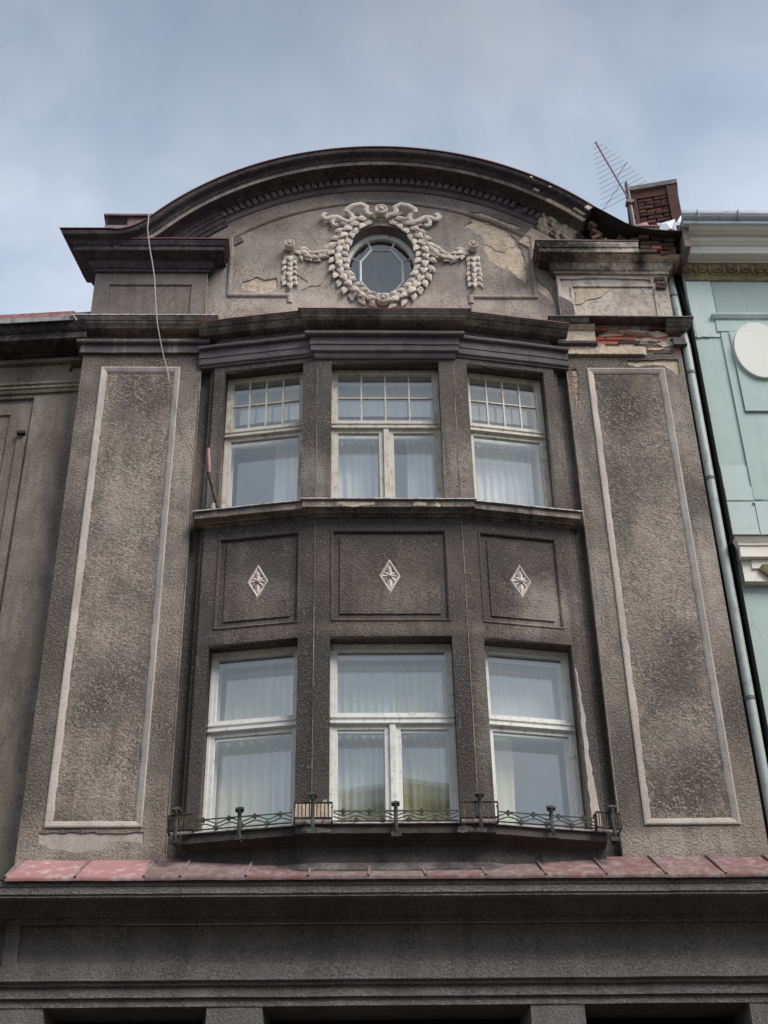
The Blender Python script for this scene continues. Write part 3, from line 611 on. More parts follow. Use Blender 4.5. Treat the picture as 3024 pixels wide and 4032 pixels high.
# --- string course under the bay, its sheets and the band below
strc = MB().sweep([(-3.85, .5), (-3.85, 0), (7.0, 0)], [(-.2, 8.25), (.48, 8.195), (.47, 8.19), (.47, 8.125), (.46, 8.12), (.46, 8.045), (.445, 8.04), (.445, 8.015), (.40, 8.0), (.33, 8.02), (.22, 8.0), (.13, 7.965), (.125, 7.95), (.09, 7.945), (-.2, 7.945)])
strc = strc.build('string_course', 'band', house)
seam = [-3.89, -3.20, -2.52, -2.16, -1.51, -.89, -.29, .284, .888, 1.49, 2.10, 2.70, 3.30, 3.9, 4.5]
for i in range(len(seam)-1):
    a, b = seam[i], seam[i+1]; rows = []
    n = 9
    for k in range(n):
        x = a+(b-a)*k/(n-1)
        def wv(t): return .012*mnoise.noise((x*2.3, t*3, 2.))+.006*mnoise.noise((x*7, t*6, 5.))
        cols = []
        for t in (0, .0, .15, .4, .65, .85, 1.0):
            y = -.505+t*.52; z = 8.208+t*.42+wv(t)*(1 if t > 0 else .6)
            cols.append((x, y, z))
        cols[0] = (x, -.508, 8.185+wv(0)*.6)
        rows.append(cols+[(c[0], c[1]+.004, c[2]-.02) for c in cols[::-1]])
    s = MB().grid(rows, True).build('flashing_sheet', 'redl' if i < 2 else ('redd' if i in (2, 3, 5, 6, 8) else 'red'), strc, True)
    MB().tube([(a, -.508, 8.20), (a+.02*(1 if a < 0 else -1), -.30, 8.385), (a+.05*(1 if a < 0 else -1), 0, 8.63)], .017, 6).build('seam', 'redd', s)
fil = [(-.05, 8.47), (.015, 8.445), (.06, 8.39), (.125, 8.325), (.125, 8.30), (-.05, 8.30)]
MB().sweep([(-2.12, fy(2.12)), (-CB, YC), (CB, YC), (2.12, fy(2.12))], fil).build('cement_fillet', 'filletm', strc)
# lower band with sunk panel and architrave
bd = slab('frieze_wall', rect(-3.9, 7, 7.30, 8.05), [rect(-3.76, 6.5, 7.49, 7.884)], -.08, .05, 'band', house)
MB().box(-3.8, 6.6, -.04, .3, 7.40, 7.95).build('sunk_panel', 'band', bd)
MB().sweep([(-4.6, .26), (-3.98, .26), (-3.98, 0), (7, 0)], [(-.2, 7.46), (.095, 7.45), (.095, 7.325), (.105, 7.32), (.105, 7.30), (.07, 7.285), (.07, 7.262), (.055, 7.255), (.04, 7.253), (.04, 7.15), (.01, 7.148), (.01, 7.068), (-.2, 7.068)]).build('architrave_band', 'band', bd)
# piers and dark openings of the storey below
xs = [(-3.9, -3.46), (-1.87, -1.33), (1.30, 1.83), (3.46, 4.2)]
for a, b in xs:
    MB().sweep([(a-.07, .4), (a, 0), (b, 0), (b+.07, .4)], [(0, 4.4), (0, 7.07), (-.02, 7.07), (-.02, 4.4)]).build('pier', 'band', house)
MB().box(-3.9, 7, .42, .5, 4.4, 7.07).build('shop_front_back', 'black', house)
MB().box(-3.9, 7, .0, .42, 7.072, 7.2).build('lintel', 'band', house)
for a, b in zip(xs[:-1], xs[1:]):
    m = MB(); m.box(a[1]+.06, b[0]-.06, .30, .36, 6.80, 6.88); m.box(a[1]+.06, b[0]-.06, .32, .36, 4.4, 4.5)
    for t in (0, .5, 1): xx = a[1]+.06+(b[0]-a[1]-.16)*t; m.box(xx, xx+.05, .305, .355, 4.5, 6.80)
    wf = m.build('window', 'iron2', house)
    m = MB(); m._add([(a[1]+.07, .335, 4.5), (b[0]-.07, .335, 4.5), (b[0]-.07, .335, 6.85), (a[1]+.07, .335, 6.85)], [(0, 1, 2, 3)]); m.build('pane', 'glass_dark', wf)
MB().box(-3.9, 7, 0, .5, 0, 4.4).build('lower_wall', 'band', house)
# solid core so no light leaks through the building
MB().box(-3.9, 3.9, 3.55, 9, 0, 17.5).build('rear_block', 'wing', house)
for sx in (-1, 1): MB().box(*sorted((sx*2.52, sx*3.9)), .45, 3.6, 8.2, 17.5).build('cross_wall', 'room', house)
MB().box(-3.9, 3.9, .36, 9, 15.85, 16.0).build('attic_floor', 'room', house)
MB().box(-3.9, 3.9, .52, 3.6, 4.3, 8.2).build('lower_floor', 'black', house)

# --- attic: wall with round-headed outline, holes where the plaster has gone
AZ, AR = 15.29, 4.135
def arcp(r, a0, a1, n): return [(r*math.sin(a0+(a1-a0)*k/n), AZ+r*math.cos(a0+(a1-a0)*k/n)) for k in range(n+1)]
outl = [(-3.9, 15.95), (3.9, 15.95), (3.9, 17.55), (3.35, 17.6)]+arcp(4.0, R(53), R(-53), 60)+[(-3.35, 17.6), (-3.9, 17.55)]
OC = 17.575
big = ragged([(1.19, 18.60), (1.5, 18.55), (1.72, 18.42), (1.98, 18.26), (1.86, 18.22), (1.74, 18.24), (1.84, 18.10), (1.95, 17.85), (1.99, 17.5), (1.98, 17.15), (1.84, 17.28), (1.74, 17.42), (1.62, 17.46), (1.5, 17.58), (1.44, 17.8), (1.42, 18.08), (1.28, 18.18), (1.17, 18.30), (1.3, 18.36)], .02, 21)
sm = ragged([(-1.93, 17.02), (-1.9, 17.16), (-1.72, 17.24), (-1.6, 17.18), (-1.45, 17.24), (-1.42, 17.06), (-1.52, 16.93), (-1.7, 16.93)], .018, 33)
lowr = ragged([(2.11, 17.25), (2.3, 17.0), (2.36, 16.72), (2.34, 16.55), (2.29, 16.80), (2.2, 16.92), (2.09, 17.05)], .016, 41)
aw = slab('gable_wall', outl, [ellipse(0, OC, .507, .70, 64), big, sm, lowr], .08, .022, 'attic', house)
slab('gable_core', [(x*.995, z-.01) for x, z in outl], [ellipse(0, OC, .515, .708, 64)], .098, .25, 'ochre', aw)
# loose flakes still standing proud of the old render
for i, (cx, cz, s_) in enumerate(((1.66, 17.90, .16), (1.55, 18.42, .10))):
    pts = [(cx+s_*math.cos(a)*(1+.3*math.sin(3*a+i)), cz+s_*.8*math.sin(a)) for a in [2*PI*k/9 for k in range(9)]]
    slab('plaster_flake', ragged(pts, .02, 50+i, .03), [], .088, .012, 'ochre', aw)
for i, pts in enumerate(([(-1.16, 17.30), (-.98, 17.36), (-.86, 17.34), (-.78, 17.2), (-.86, 17.08), (-1.0, 17.05), (-1.1, 17.0), (-1.02, 17.14)],)):
    slab('plaster_flake', ragged(pts, .015, 60+i, .03), [], .07, .012, 'attic', aw)
# frame moulding on the gable wall
fr = [(-1.26, 16.745), (-1.26, 16.885), (-2.085, 16.885)]
a0 = math.atan2(-2.085, 2.557)
fr += [(3.299*math.sin(a0*(1-k/20)+(-a0)*(k/20)), 15.466+3.299*math.cos(a0*(1-k/20)+(-a0)*(k/20))) for k in range(21)]
fr += [(2.085, 16.87), (1.20, 16.87), (1.20, 16.745)]
def xzsweep(path, prof, m=None, closed=False):
    m = m or MB(); P = [Vector(p) for p in path]; rows = []
    for i, p in enumerate(P):
        ns = []
        if i > 0: d = (P[i]-P[i-1]).normalized(); ns.append(Vector((d.y, -d.x)))
        if i < len(P)-1: d = (P[i+1]-P[i]).normalized(); ns.append(Vector((d.y, -d.x)))
        n = ns[0] if len(ns) == 1 else (ns[0]+ns[1])/(1+ns[0].dot(ns[1]))
        rows.append([(p.x+n.x*o, y, p.y+n.y*o) for o, y in prof])
    return m.grid(rows, True)
xzsweep(fr, [(-.035, .085), (-.035, .068), (-.022, .055), (0, .05), (.022, .058), (.035, .07), (.035, .085)]).build('frame_moulding', 'attic', aw)
MB().box(-2.39, -1.255, .062, .09, 16.0, 16.715).build('gable_plinth', 'attic', aw)
MB().box(1.20, 2.36, .062, .09, 16.0, 16.715).build('gable_plinth', 'attic', aw)
# oculus
m = MB()
for k in range(1): m.grid([[(a*.507, y, OC+b*.70) for a, b in [(math.cos(2*PI*q/64), math.sin(2*PI*q/64)) for q in range(64)]]+[(.507, y, OC)] for y in (.075, .36)])
m.build('oculus_reveal', 'ped', aw, True)
OW = 17.53
oc = MB(); E = lambda t: [(math.cos(2*PI*q/64), math.sin(2*PI*q/64)) for q in range(65)][t]
oc.grid([[(a*(.507-t), y, OW+b*(.70-t)) for t, y in ((-.05, .30), (-.05, .24), (.015, .23), (.040, .24), (.046, .26), (.046, .30))] for a, b in [E(q) for q in range(65)]])
ow = oc.build('window', 'wood_l', house, True)
octg = [(-.142, .437), (.142, .437), (.297, .192), (.297, -.192), (.142, -.437), (-.142, -.437), (-.297, -.192), (-.297, .192)]
mm = MB()
for k in range(8):
    x0, z0 = octg[k]; x1, z1 = octg[(k+1) % 8]
    mm.tube([(x0, .258, OW+z0), (x1, .258, OW+z1)], .018, 4)
    d = Vector((x0/.507, z0/.70)).normalized()
    mm.tube([(x0, .258, OW+z0), (d.x*.48, .258, OW+d.y*.672)], .016, 4)
mm.build('glazing_bar', 'wood_l', ow)
mp_ = MB(); mp_._add([(x, .265, OW+z) for x, z in octg], [tuple(range(8))]); mp_.build('pane', 'glass', ow)
for k in range(8):
    x0, z0 = octg[k]; x1, z1 = octg[(k+1) % 8]; d0 = Vector((x0/.507, z0/.7)).normalized(); d1 = Vector((x1/.507, z1/.7)).normalized()
    a0_, a1_ = math.atan2(d0.y, d0.x), math.atan2(d1.y, d1.x)
    if a0_ < a1_: a0_ += 2*PI
    arc = [(.48*math.cos(a0_+(a1_-a0_)*t/6), .262, OW+.672*math.sin(a0_+(a1_-a0_)*t/6)) for t in range(7)]
    q = MB(); q._add([(x0, .262, OW+z0)]+arc+[(x1, .262, OW+z1)], [tuple(range(9))]); q.build('pane', 'glass', ow)
MB().box(-1.2, 1.2, 1.5, 1.52, 16.1, 18.8).build('loft_back', 'soot', house)  # loft darkness put into the near-black colour

# --- attic pedestals and their caps
def pedestal(sx):
    xa, xb = 2.385, 3.905
    pf = rect(2.59, 3.70, 16.30, 17.01)
    pf = [(sx*x, z) for x, z in pf]
    if sx < 0:
        p = slab('pedestal', rect(-xb, -xa, 16.2, 17.6), [pf], 0, .03, 'ped', house)
        MB().box(-xb+.003, -xa-.003, .022, .3, 16.2, 17.58).build('sunk_field', 'ped', p)
    else:
        pat = ragged([(2.46, 17.16), (2.9, 17.19), (3.55, 17.17), (3.70, 17.08), (3.5, 17.05), (3.1, 17.05), (2.66, 17.04), (2.58, 17.03), (2.60, 16.72), (2.48, 16.80), (2.43, 17.0)], .015, 71)
        p = slab('pedestal', rect(xa, xb, 16.2, 17.6), [pf, ragged([(3.76, 17.12), (3.88, 17.12), (3.88, 16.98), (3.76, 17.0)], .01, 77), ragged([(2.43, 17.15), (2.9, 17.17), (3.3, 17.16), (3.66, 17.15), (3.70, 17.06), (3.4, 17.035), (2.57, 17.035), (2.56, 16.78), (2.45, 16.86)], .014, 79)], 0, .03, 'pedR', house)
        MB().box(xa+.003, xb-.003, .024, .3, 16.2, 17.58).build('sunk_field', 'pedR', p)
        slab('plaster_flake', ragged([(2.62, 16.96), (3.1, 16.97), (2.98, 16.82), (2.8, 16.76), (2.66, 16.68), (2.62, 16.7)], .018, 83), [], .012, .012, 'ochre', p)
        slab('plaster_flake', ragged([(2.39, 16.25), (2.575, 16.25), (2.575, 16.66), (2.46, 16.78), (2.39, 16.8)], .01, 85), [], -.008, .02, 'ped', p)
        for k in range(3): brick(3.80+.02*(k % 2), .02, 17.12-.075*k, .14, 'brickd', p, hgt=.06)
    return p
pedL, pedR_ = pedestal(-1), pedestal(1)
prof_k = [(-.3, 17.66), (.27, 17.60), (.27, 17.575), (.255, 17.53), (.25, 17.515), (.235, 17.51), (.235, 17.435), (.22, 17.425), (.20, 17.422), (.10, 17.385), (.085, 17.383), (.085, 17.33), (.07, 17.30), (.055, 17.275), (.035, 17.27), (.035, 17.222), (-.3, 17.218)]
MB().sweep([(-3.83, .30), (-3.905, 0), (-2.385, 0), (-2.385, .1)], prof_k).build('pedestal_cap', 'crown', house)
MB().sweep([(-3.5, 0), (-2.385, 0), (-2.385, .1)], [(-.2, 17.672), (.285, 17.622), (.285, 17.604), (-.2, 17.655)]).build('cap_sheet', 'reddark', house)
MB().sweep([(2.385, .1), (2.385, 0), (2.95, 0)], prof_k).build('pedestal_cap', 'capR', house)
MB().sweep([(2.951, 0), (3.52, 0)], [p for p in prof_k if p[1] > 17.43]+[(-.3, 17.43)]).build('pedestal_cap', 'capR', house)
MB().sweep([(2.951, 0), (3.905, 0), (3.905, .5)], [(-.3, 17.429)]+[(p[0]*.93, p[1]) for p in prof_k if p[1] < 17.43]).build('pedestal_cap', 'capR', house)
MB().sweep([(2.385, .1), (2.385, 0), (3.53, 0)], [(-.2, 17.672), (.285, 17.622), (.285, 17.604), (-.2, 17.655)]).build('cap_sheet', 'redd', house)

# --- curved crown cornice, dentils
def crown_path(xs_, xe, ang_end_l, ang_end_r):
    pts = []
    if xs_ is not None:
        # horizontal start, concave sweep into the arc at ang_end_l
        x1, z1 = AR*math.sin(ang_end_l), AZ+AR*math.cos(ang_end_l)
        t1 = Vector((math.cos(ang_end_l), -math.sin(ang_end_l)))
        p0, p3 = Vector((xs_, 17.685)), Vector((x1, z1)); p1 = p0+Vector((.24, 0)); p2 = p3-t1*.22
        for k in range(14):
            t = k/14; pts.append(((1-t)**3)*p0+3*t*(1-t)**2*p1+3*t*t*(1-t)*p2+t**3*p3)
    n = 90
    for k in range(n+1):
        a = ang_end_l+(ang_end_r-ang_end_l)*k/n; pts.append(Vector((AR*math.sin(a), AZ+AR*math.cos(a))))
    res = []
    for i, p in enumerate(pts):
        d = (pts[min(i+1, len(pts)-1)]-pts[max(i-1, 0)]).normalized()
        res.append((p.x, p.y, d.y, -d.x))
    return res
prof_cr = [(-.02, .3), (.0, -.36), (.018, -.372), (.07, -.36), (.085, -.34), (.098, -.29), (.112, -.272), (.15, -.262), (.16, -.235), (.205, -.23), (.213, -.21), (.218, -.07), (.232, -.045), (.24, -.03), (.24, .3)]
cpath = crown_path(-3.66, None, R(-49), R(45.5))
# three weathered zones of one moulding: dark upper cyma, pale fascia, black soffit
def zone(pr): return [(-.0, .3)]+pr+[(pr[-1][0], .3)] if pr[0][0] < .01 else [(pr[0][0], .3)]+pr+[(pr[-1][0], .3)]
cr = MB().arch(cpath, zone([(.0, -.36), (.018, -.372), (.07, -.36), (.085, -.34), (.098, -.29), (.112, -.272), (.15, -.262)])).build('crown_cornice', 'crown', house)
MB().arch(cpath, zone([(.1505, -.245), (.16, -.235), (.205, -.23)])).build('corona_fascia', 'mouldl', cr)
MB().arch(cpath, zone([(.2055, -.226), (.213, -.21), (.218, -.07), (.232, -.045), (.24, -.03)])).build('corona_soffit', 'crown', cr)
MB().sweep([(-3.79, .48), (-3.905, 0), (-3.655, 0)], [(-.3, 17.70), (.36, 17.685), (.372, 17.667), (.36, 17.615), (.34, 17.60), (.29, 17.587), (.272, 17.573), (.262, 17.535), (.235, 17.525), (.23, 17.48), (.21, 17.472), (.07, 17.467), (-.3, 17.45)]).build('crown_return', 'crown', cr)
# dentil course
dpath = [(q[0], q[1], q[2], q[3]) for q in cpath]
arc_only = [(AR*math.sin(a), AZ+AR*math.cos(a), -math.sin(a), -math.cos(a)) for a in [R(-36.2)+(R(72.4))*k/80 for k in range(81)]]
MB().arch(arc_only, [(.24, .1), (.24, .028), (.36, .030), (.365, .04), (.40, .045), (.425, .062), (.425, .1)]).build('dentil_band', 'dark', cr)
dm = MB(); dm._add([(x, y, z) for z in (-.054, .054) for y in (-.024, .02) for x in (-.035, .035)], [(0, 2, 3, 1), (4, 5, 7, 6), (0, 1, 5, 4), (2, 6, 7, 3), (0, 4, 6, 2), (1, 3, 7, 5)])
dmesh = bpy.data.meshes.new('dentil'); dmesh.from_pydata(dm.v, [], dm.f); fixn(dmesh); dmesh.materials.append(M['dark'])
nd = 48
for k in range(nd):
    a = R(-35.4)+R(70.8)*k/(nd-1); r = AR-.296
    if k in (44,): continue
    place('dentil', dmesh, Matrix.Translation((r*math.sin(a), .012, AZ+r*math.cos(a))) @ Matrix.Rotation(a, 4, 'Y') @ Matrix.Rotation(rnd.uniform(-.02, .02), 4, 'Y'), cr)
for sx, a1 in ((-1, 50), (1, 47)):
    seg = [(AR*math.sin(a), AZ+AR*math.cos(a), -math.sin(a), -math.cos(a)) for a in [R(sx*(36.2+(a1-36.2)*k/24)) for k in range(25)]]
    MB().arch(seg, [(.24, .1), (.24, -.04), (.30, -.036), (.305, -.02), (.36, -.016), (.365, .0), (.43, .004), (.435, .02), (.50, .03), (.50, .1)]).build('arch_band', 'crown' if sx < 0 else 'crownR', cr)
    seg = [(AR*math.sin(a), AZ+AR*math.cos(a), -math.sin(a), -math.cos(a)) for a in [R(sx*(36.0+(a1-36.0)*k/24)) for k in range(25)]]
    MB().arch(seg, [(.48, .1), (.48, .055), (.86, .055), (.86, .1)]).build('arch_field', 'ped' if sx < 0 else 'ochre', cr)
# pale breaks where the crown has lost its skin (right side)
for i, (a, d0, d1, wdt, y) in enumerate(((31.2, .02, .05, .02, -.378), (33.2, .110, .150, .05, -.282), (35.6, .05, .07, .02, -.372), (38.9, .150, .212, .20, -.25), (42.6, .152, .212, .22, -.25), (43.6, .105, .15, .10, -.29), (44.9, .02, .10, .04, -.375))):
    seg = [(AR*math.sin(b), AZ+AR*math.cos(b), -math.sin(b), -math.cos(b)) for b in [R(a)+wdt/AR*(k/6-.5)*2 for k in range(7)]]
    MB().arch([(x, z, nx, nz) for x, z, nx, nz in seg], [(d0+.01*rnd.random(), y+.02), (d0, y), (d1, y-.004), (d1, y+.02)]).build('broken_edge', 'ochre', cr)
# roof sheet over the arch: thin red edge with the barrel roof behind
rp = crown_path(-3.66, None, R(-49), R(45.6))
ext = [(3.06, 18.09), (3.20, 17.97), (3.35, 17.845), (3.5, 17.765), (3.7, 17.715), (3.95, 17.69), (4.16, 17.68)]
m = MB().arch(rp, [(-.012, 4.5), (-.014, -.380), (-.010, -.388), (.006, -.388), (.008, -.382), (-.004, -.37), (.0, 4.5)], True)
roof = m.build('roof', 'reddark', house)
MB().arch([rp[-1]]+[(x, z+.01, -.25, -.97) for x, z in ext], [(-.010, 4.5), (-.012, -.380), (-.008, -.386), (.004, -.386), (.0, -.37), (.0, 4.5)], True).build('roof_edge_sheet', 'soot', roof)  # end sheet in near-black brown, underside included
MB().sweep([(-3.786, .49), (-3.905, 0), (-3.64, 0)], [(-.4, 17.712), (.388, 17.703), (.388, 17.692), (-.4, 17.701)]).build('roof_edge_sheet', 'reddark', roof)
MB().box(-3.92, -3.30, .30, 2.2, 17.66, 18.66).build('roof_upstand', 'red', roof)
MB().box(-3.90, -3.62, .285, .31, 18.43, 18.64).build('upstand_shadow_gap', 'black', roof)  # black plate stands in for the shade of a gap
MB().box(-3.93, -3.62, .27, .31, 17.7, 18.47).build('upstand_block', 'slab', roof)
MB().box(-3.96, -3.25, .26, 2.2, 18.665, 18.70).build('roof_edge_sheet', 'red', roof)
MB().tube([(-2.66, -.34, 18.50), (-2.62, -.30, 18.56), (-2.56, -.30, 18.57)], .02, 5).build('snow_hook', 'red', roof)
MB().tube([(2.44, -.34, 18.66), (2.42, -.30, 18.74), (2.36, -.3, 18.73)], .02, 5).build('snow_hook', 'red', roof)
# dark hollow and rubble at the broken right end
MB().box(3.02, 3.9, .02, .5, 17.55, 17.95).build('broken_core', 'black', house)
for (x, y, z, l, mt, rz, ry) in ((2.98, -.16, 17.86, .16, 'brickd', .3, .5), (3.03, -.10, 17.76, .14, 'brickd', -.4, -.6), (2.93, -.2, 17.97, .12, 'brickd', .2, .8), (3.36, -.14, 17.70, .26, 'brickd', .35, .5), (3.28, -.16, 17.70, .13, 'brickd', -.2, -1.0), (3.55, -.12, 17.71, .15, 'brickd', .5, .15),
                              (3.70, -.16, 17.635, .26, 'brickd', 0, 0), (3.93, -.14, 17.625, .2, 'brickd', 0, .05), (3.62, -.17, 17.55, .15, 'brickd', 0, 0), (3.78, -.16, 17.55, .14, 'brick', 0, 0), (3.95, -.15, 17.54, .17, 'brickd', .1, .1), (3.64, -.17, 17.47, .27, 'brickd', 0, 0), (3.93, -.15, 17.46, .22, 'brickd', 0, -.05), (4.02, -.1, 17.61, .13, 'brickd', .2, .3), (3.47, -.2, 17.66, .13, 'brickd', .3, -.5), (3.62, -.22, 17.70, .14, 'brickd', -.2, .1), (3.79, -.2, 17.70, .16, 'brickd', .1, 0), (3.97, -.18, 17.69, .15, 'brickd', -.1, .05), (3.10, -.17, 17.66, .15, 'brickd', .6, .3), (2.97, -.2, 17.72, .13, 'brickd', -.3, -.3)):
    brick(x, y, z, l, mt, house, rz, ry, rnd.uniform(-.1, .1))
MB().box(3.54, 4.05, -.1, .3, 17.40, 17.66).build('rubble_core', 'brickd', house)
# red and white flashing behind the right end
MB().box(3.55, 3.99, .2, 1.4, 17.72, 18.40).build('roof_upstand', 'red', roof)
MB().box(3.50, 4.02, .18, 1.4, 18.405, 18.425).build('roof_edge_sheet', 'red', roof)
m = MB(); m._add([(3.72, .5, 18.4), (3.95, .45, 18.4), (3.92, .6, 18.95), (3.78, .62, 18.92)], [(0, 1, 2, 3)]); m._add([(3.95, .45, 18.4), (4.08, .5, 18.4), (3.94, .62, 18.97), (3.92, .6, 18.95)], [(0, 1, 2, 3)]); m.build('chimney_flashing', 'redl', roof)
for i, (pts) in enumerate(([(3.99, .16, 18.26), (4.12, .10, 18.27), (4.20, .18, 18.28), (4.24, .22, 18.60), (4.02, .24, 18.53), (3.97, .22, 18.52)], [(4.12, .06, 18.27), (4.27, .02, 18.27), (4.30, .1, 18.55), (4.25, .14, 18.40), (4.17, .12, 18.36)], [(4.16, .14, 18.3), (4.23, .2, 18.34), (4.24, .24, 18.62), (4.2, .26, 18.6)])):
    m = MB(); c = tuple(sum(p[k] for p in pts)/len(pts)-(.05 if k == 1 else 0) for k in range(3)); m._add([c]+list(pts), [(0, k+1, (k+1) % len(pts)+1) for k in range(len(pts))]); m.build('torn_sheet', 'whitesheet', roof)

# --- chimney
CH = Matrix.Translation((4.42, 1.75, 0)) @ Matrix.Rotation(R(-13), 4, 'Z')
ch = MB(CH); ch.box(-.36, .36, .03, .75, 18.5, 21.0); ch = ch.build('chimney', 'brownmetal', house)
MB(CH).box(-.41, .42, -.06, .85, 20.98, 21.07).build('chimney_cap', 'slab', ch)
MB(CH).box(-.40, -.25, -.02, .10, 18.5, 20.975).build('corner_post', 'brownmetal', ch)
MB(CH).box(.24, .40, -.045, .10, 18.5, 20.975).build('corner_post', 'brownmetal', ch)
MB(CH).box(-.249, .239, -.015, .10, 20.80, 20.975).build('head_plate', 'brownmetal', ch)
for z in (20.62, 20.36, 20.10): MB(CH).box(-.35, -.31, -.028, .0, z, z+.06).build('hole', 'black', ch)
z = 20.745; k = 0
while z > 18.9:
    x = -.25
    first = True
    while x < .235:
        l = (.12 if k % 2 else .25) if first else .25
        l = min(l, .24-x); first = False
        if l > .05:
            mtx = CH @ Vector((x+l/2, .045+(rnd.uniform(-.02, .0) if k % 5 == 4 else rnd.uniform(-.006, .012)), z))
            brick(mtx.x, mtx.y, mtx.z, round(l-.015, 2), 'brickc', ch, R(-13), hgt=.066)
        x += l
    z -= .083; k += 1

# --- wreath relief round the oculus
wr = xzsweep([(x, z) for x, z in ellipse(0, OC+.03, .60, .835, 72)]+[(.60, OC+.03)], [(-.06, .085), (-.05, .062), (0, .05), (.05, .062), (.06, .085)]).build('leaf_wreath', 'relief', house, True)
lf = MB(); rows = []
for t, wd in ((0, .3), (.12, .70), (.32, 1.), (.52, .84), (.72, .52), (.90, .18), (1, .01)):
    rows.append([(q*wd*.5, -(1-abs(q)**1.3)*.15*math.sin(PI*min(1, t*.9+.12))-.22*math.sin(PI*t*.62)*.6+(.07 if q == 0 else 0)-.03*math.sin(t*17)*(abs(q) > .3), -t) for q in (-1, -.6, -.25, 0, .25, .6, 1)])
lf.grid(rows)
leaf_me = bpy.data.meshes.new('leaf'); leaf_me.from_pydata(lf.v, [], lf.f)
bm = bmesh.new(); bm.from_mesh(leaf_me); g = bmesh.ops.extrude_face_region(bm, geom=bm.faces[:]); 
for v in [e for e in g['geom'] if isinstance(e, bmesh.types.BMVert)]: v.co.y += .14
bmesh.ops.recalc_face_normals(bm, faces=bm.faces); bm.to_mesh(leaf_me); bm.free()
leaf_me.materials.append(M['relief'])
def leaf(x, z, dirx, dirz, ln, wd, y, tilt=0.):
    a = math.atan2(-dirx, -dirz)+PI  # rotate so local -z points along (dirx,dirz)
    ang = math.atan2(dirx, -dirz)
    mt = Matrix.Translation((x, y, z)) @ Matrix.Rotation(-ang, 4, 'Y') @ Matrix.Rotation(-tilt*2.0+rnd.uniform(-.12, .12), 4, 'X') @ Matrix.Diagonal((wd, ln*.62, ln, 1))
    place('leaf', leaf_me, mt, wr)
def garland(path, n, rows_, ln, wd, y):
    P = [Vector(p) for p in path]; seg = [(P[i+1]-P[i]).length for i in range(len(P)-1)]; tot = sum(seg)
    for k in range(n):
        s = tot*(k+.35)/n; i = 0
        while i < len(seg)-1 and s > seg[i]: s -= seg[i]; i += 1
        p = P[i]+(P[i+1]-P[i])*min(1, s/seg[i]); d = (P[i+1]-P[i]).normalized(); nn = Vector((-d.y, d.x))
        for off, spread, yy in rows_:
            dd = (d+nn*spread+nn*rnd.uniform(-.12, .12)).normalized(); q = p+nn*off+d*(0 if off else ln*.35)
            leaf(q.x, q.y, dd.x, dd.y, ln*rnd.uniform(.88, 1.12), wd*rnd.uniform(.88, 1.1), y+yy, .06)
for sx in (-1, 1):
    pth = [(sx*.60*math.sin(a), OC+.03+.835*math.cos(a)) for a in [R(9)+(R(164))*k/50 for k in range(51)]]
    garland(pth, 15, [(.046, .70, .03), (-.046, -.70, .03), (0, 0, .0)], .192, .105, .035)
    fs = [(sx*(.70+.5*t), 17.80-.16*math.sin(PI*t)*1.0-.02*t+(.02 if t > .8 else 0)) for t in [k/12 for k in range(13)]][::-1]
    garland(fs, 7, [(.03, .42, .04), (-.03, -.42, .04), (0, 0, .02)], .165, .085, .03)
    garland([(sx*1.275, 17.72), (sx*1.268, 17.12)], 6, [(.036, .42, .05), (-.036, -.42, .05), (0, 0, .015)], .165, .082, .035)
    # berries
    for k in range(14):
        a = R(14)+R(152)*k/13; s_ = (-1)**k*.085
        b = MB(); b.lathe((sx*(.61+s_)*math.sin(a), .05, OC+.03+(.855+s_)*math.cos(a)), ((.02, -.02), (.022, .0), (.014, .014), (.002, .02)), 8); b.build('berry', 'relief', wr, True)
    def rib(pts, r, fl): 
        b = MB(); b.tube([(sx*x, y, z) for x, y, z in pts], r, 8, fl); b.build('ribbon', 'relief', wr, True)
    rib([(.06, .04, 18.40), (.13, .02, 18.44), (.20, .01, 18.45), (.215, .0, 18.52), (.20, .0, 18.58), (.28, -.02, 18.61), (.39, -.02, 18.585), (.475, -.01, 18.53), (.485, .0, 18.46)], .043, .5)
    rib([(.485, .01, 18.47), (.42, .02, 18.44), (.40, .02, 18.38), (.42, .02, 18.31), (.48, .02, 18.29), (.55, .02, 18.335), (.62, .02, 18.39), (.70, .02, 18.385), (.76, .02, 18.345), (.80, .02, 18.36), (.825, .02, 18.41), (.80, .02, 18.45), (.77, .02, 18.43)], .040, .5)
    rib([(.64, .02, 18.38), (.69, .03, 18.32), (.685, .03, 18.25), (.64, .03, 18.22), (.615, .03, 18.25)], .033, .6)
for cx, cz, r in ((0, 18.50, .094), (0, 16.735, .078), (-1.278, 17.79, .07), (1.275, 17.79, .068)):
    b = MB(); b.lathe((cx, .02, cz), ((r, -.03), (r, .05), (r*.92, .068), (r*.78, .068), (r*.70, .048), (r*.5, .044), (r*.42, .06), (r*.30, .085), (r*.04, .092)), 22); b.build('rosette', 'relief', wr, True)

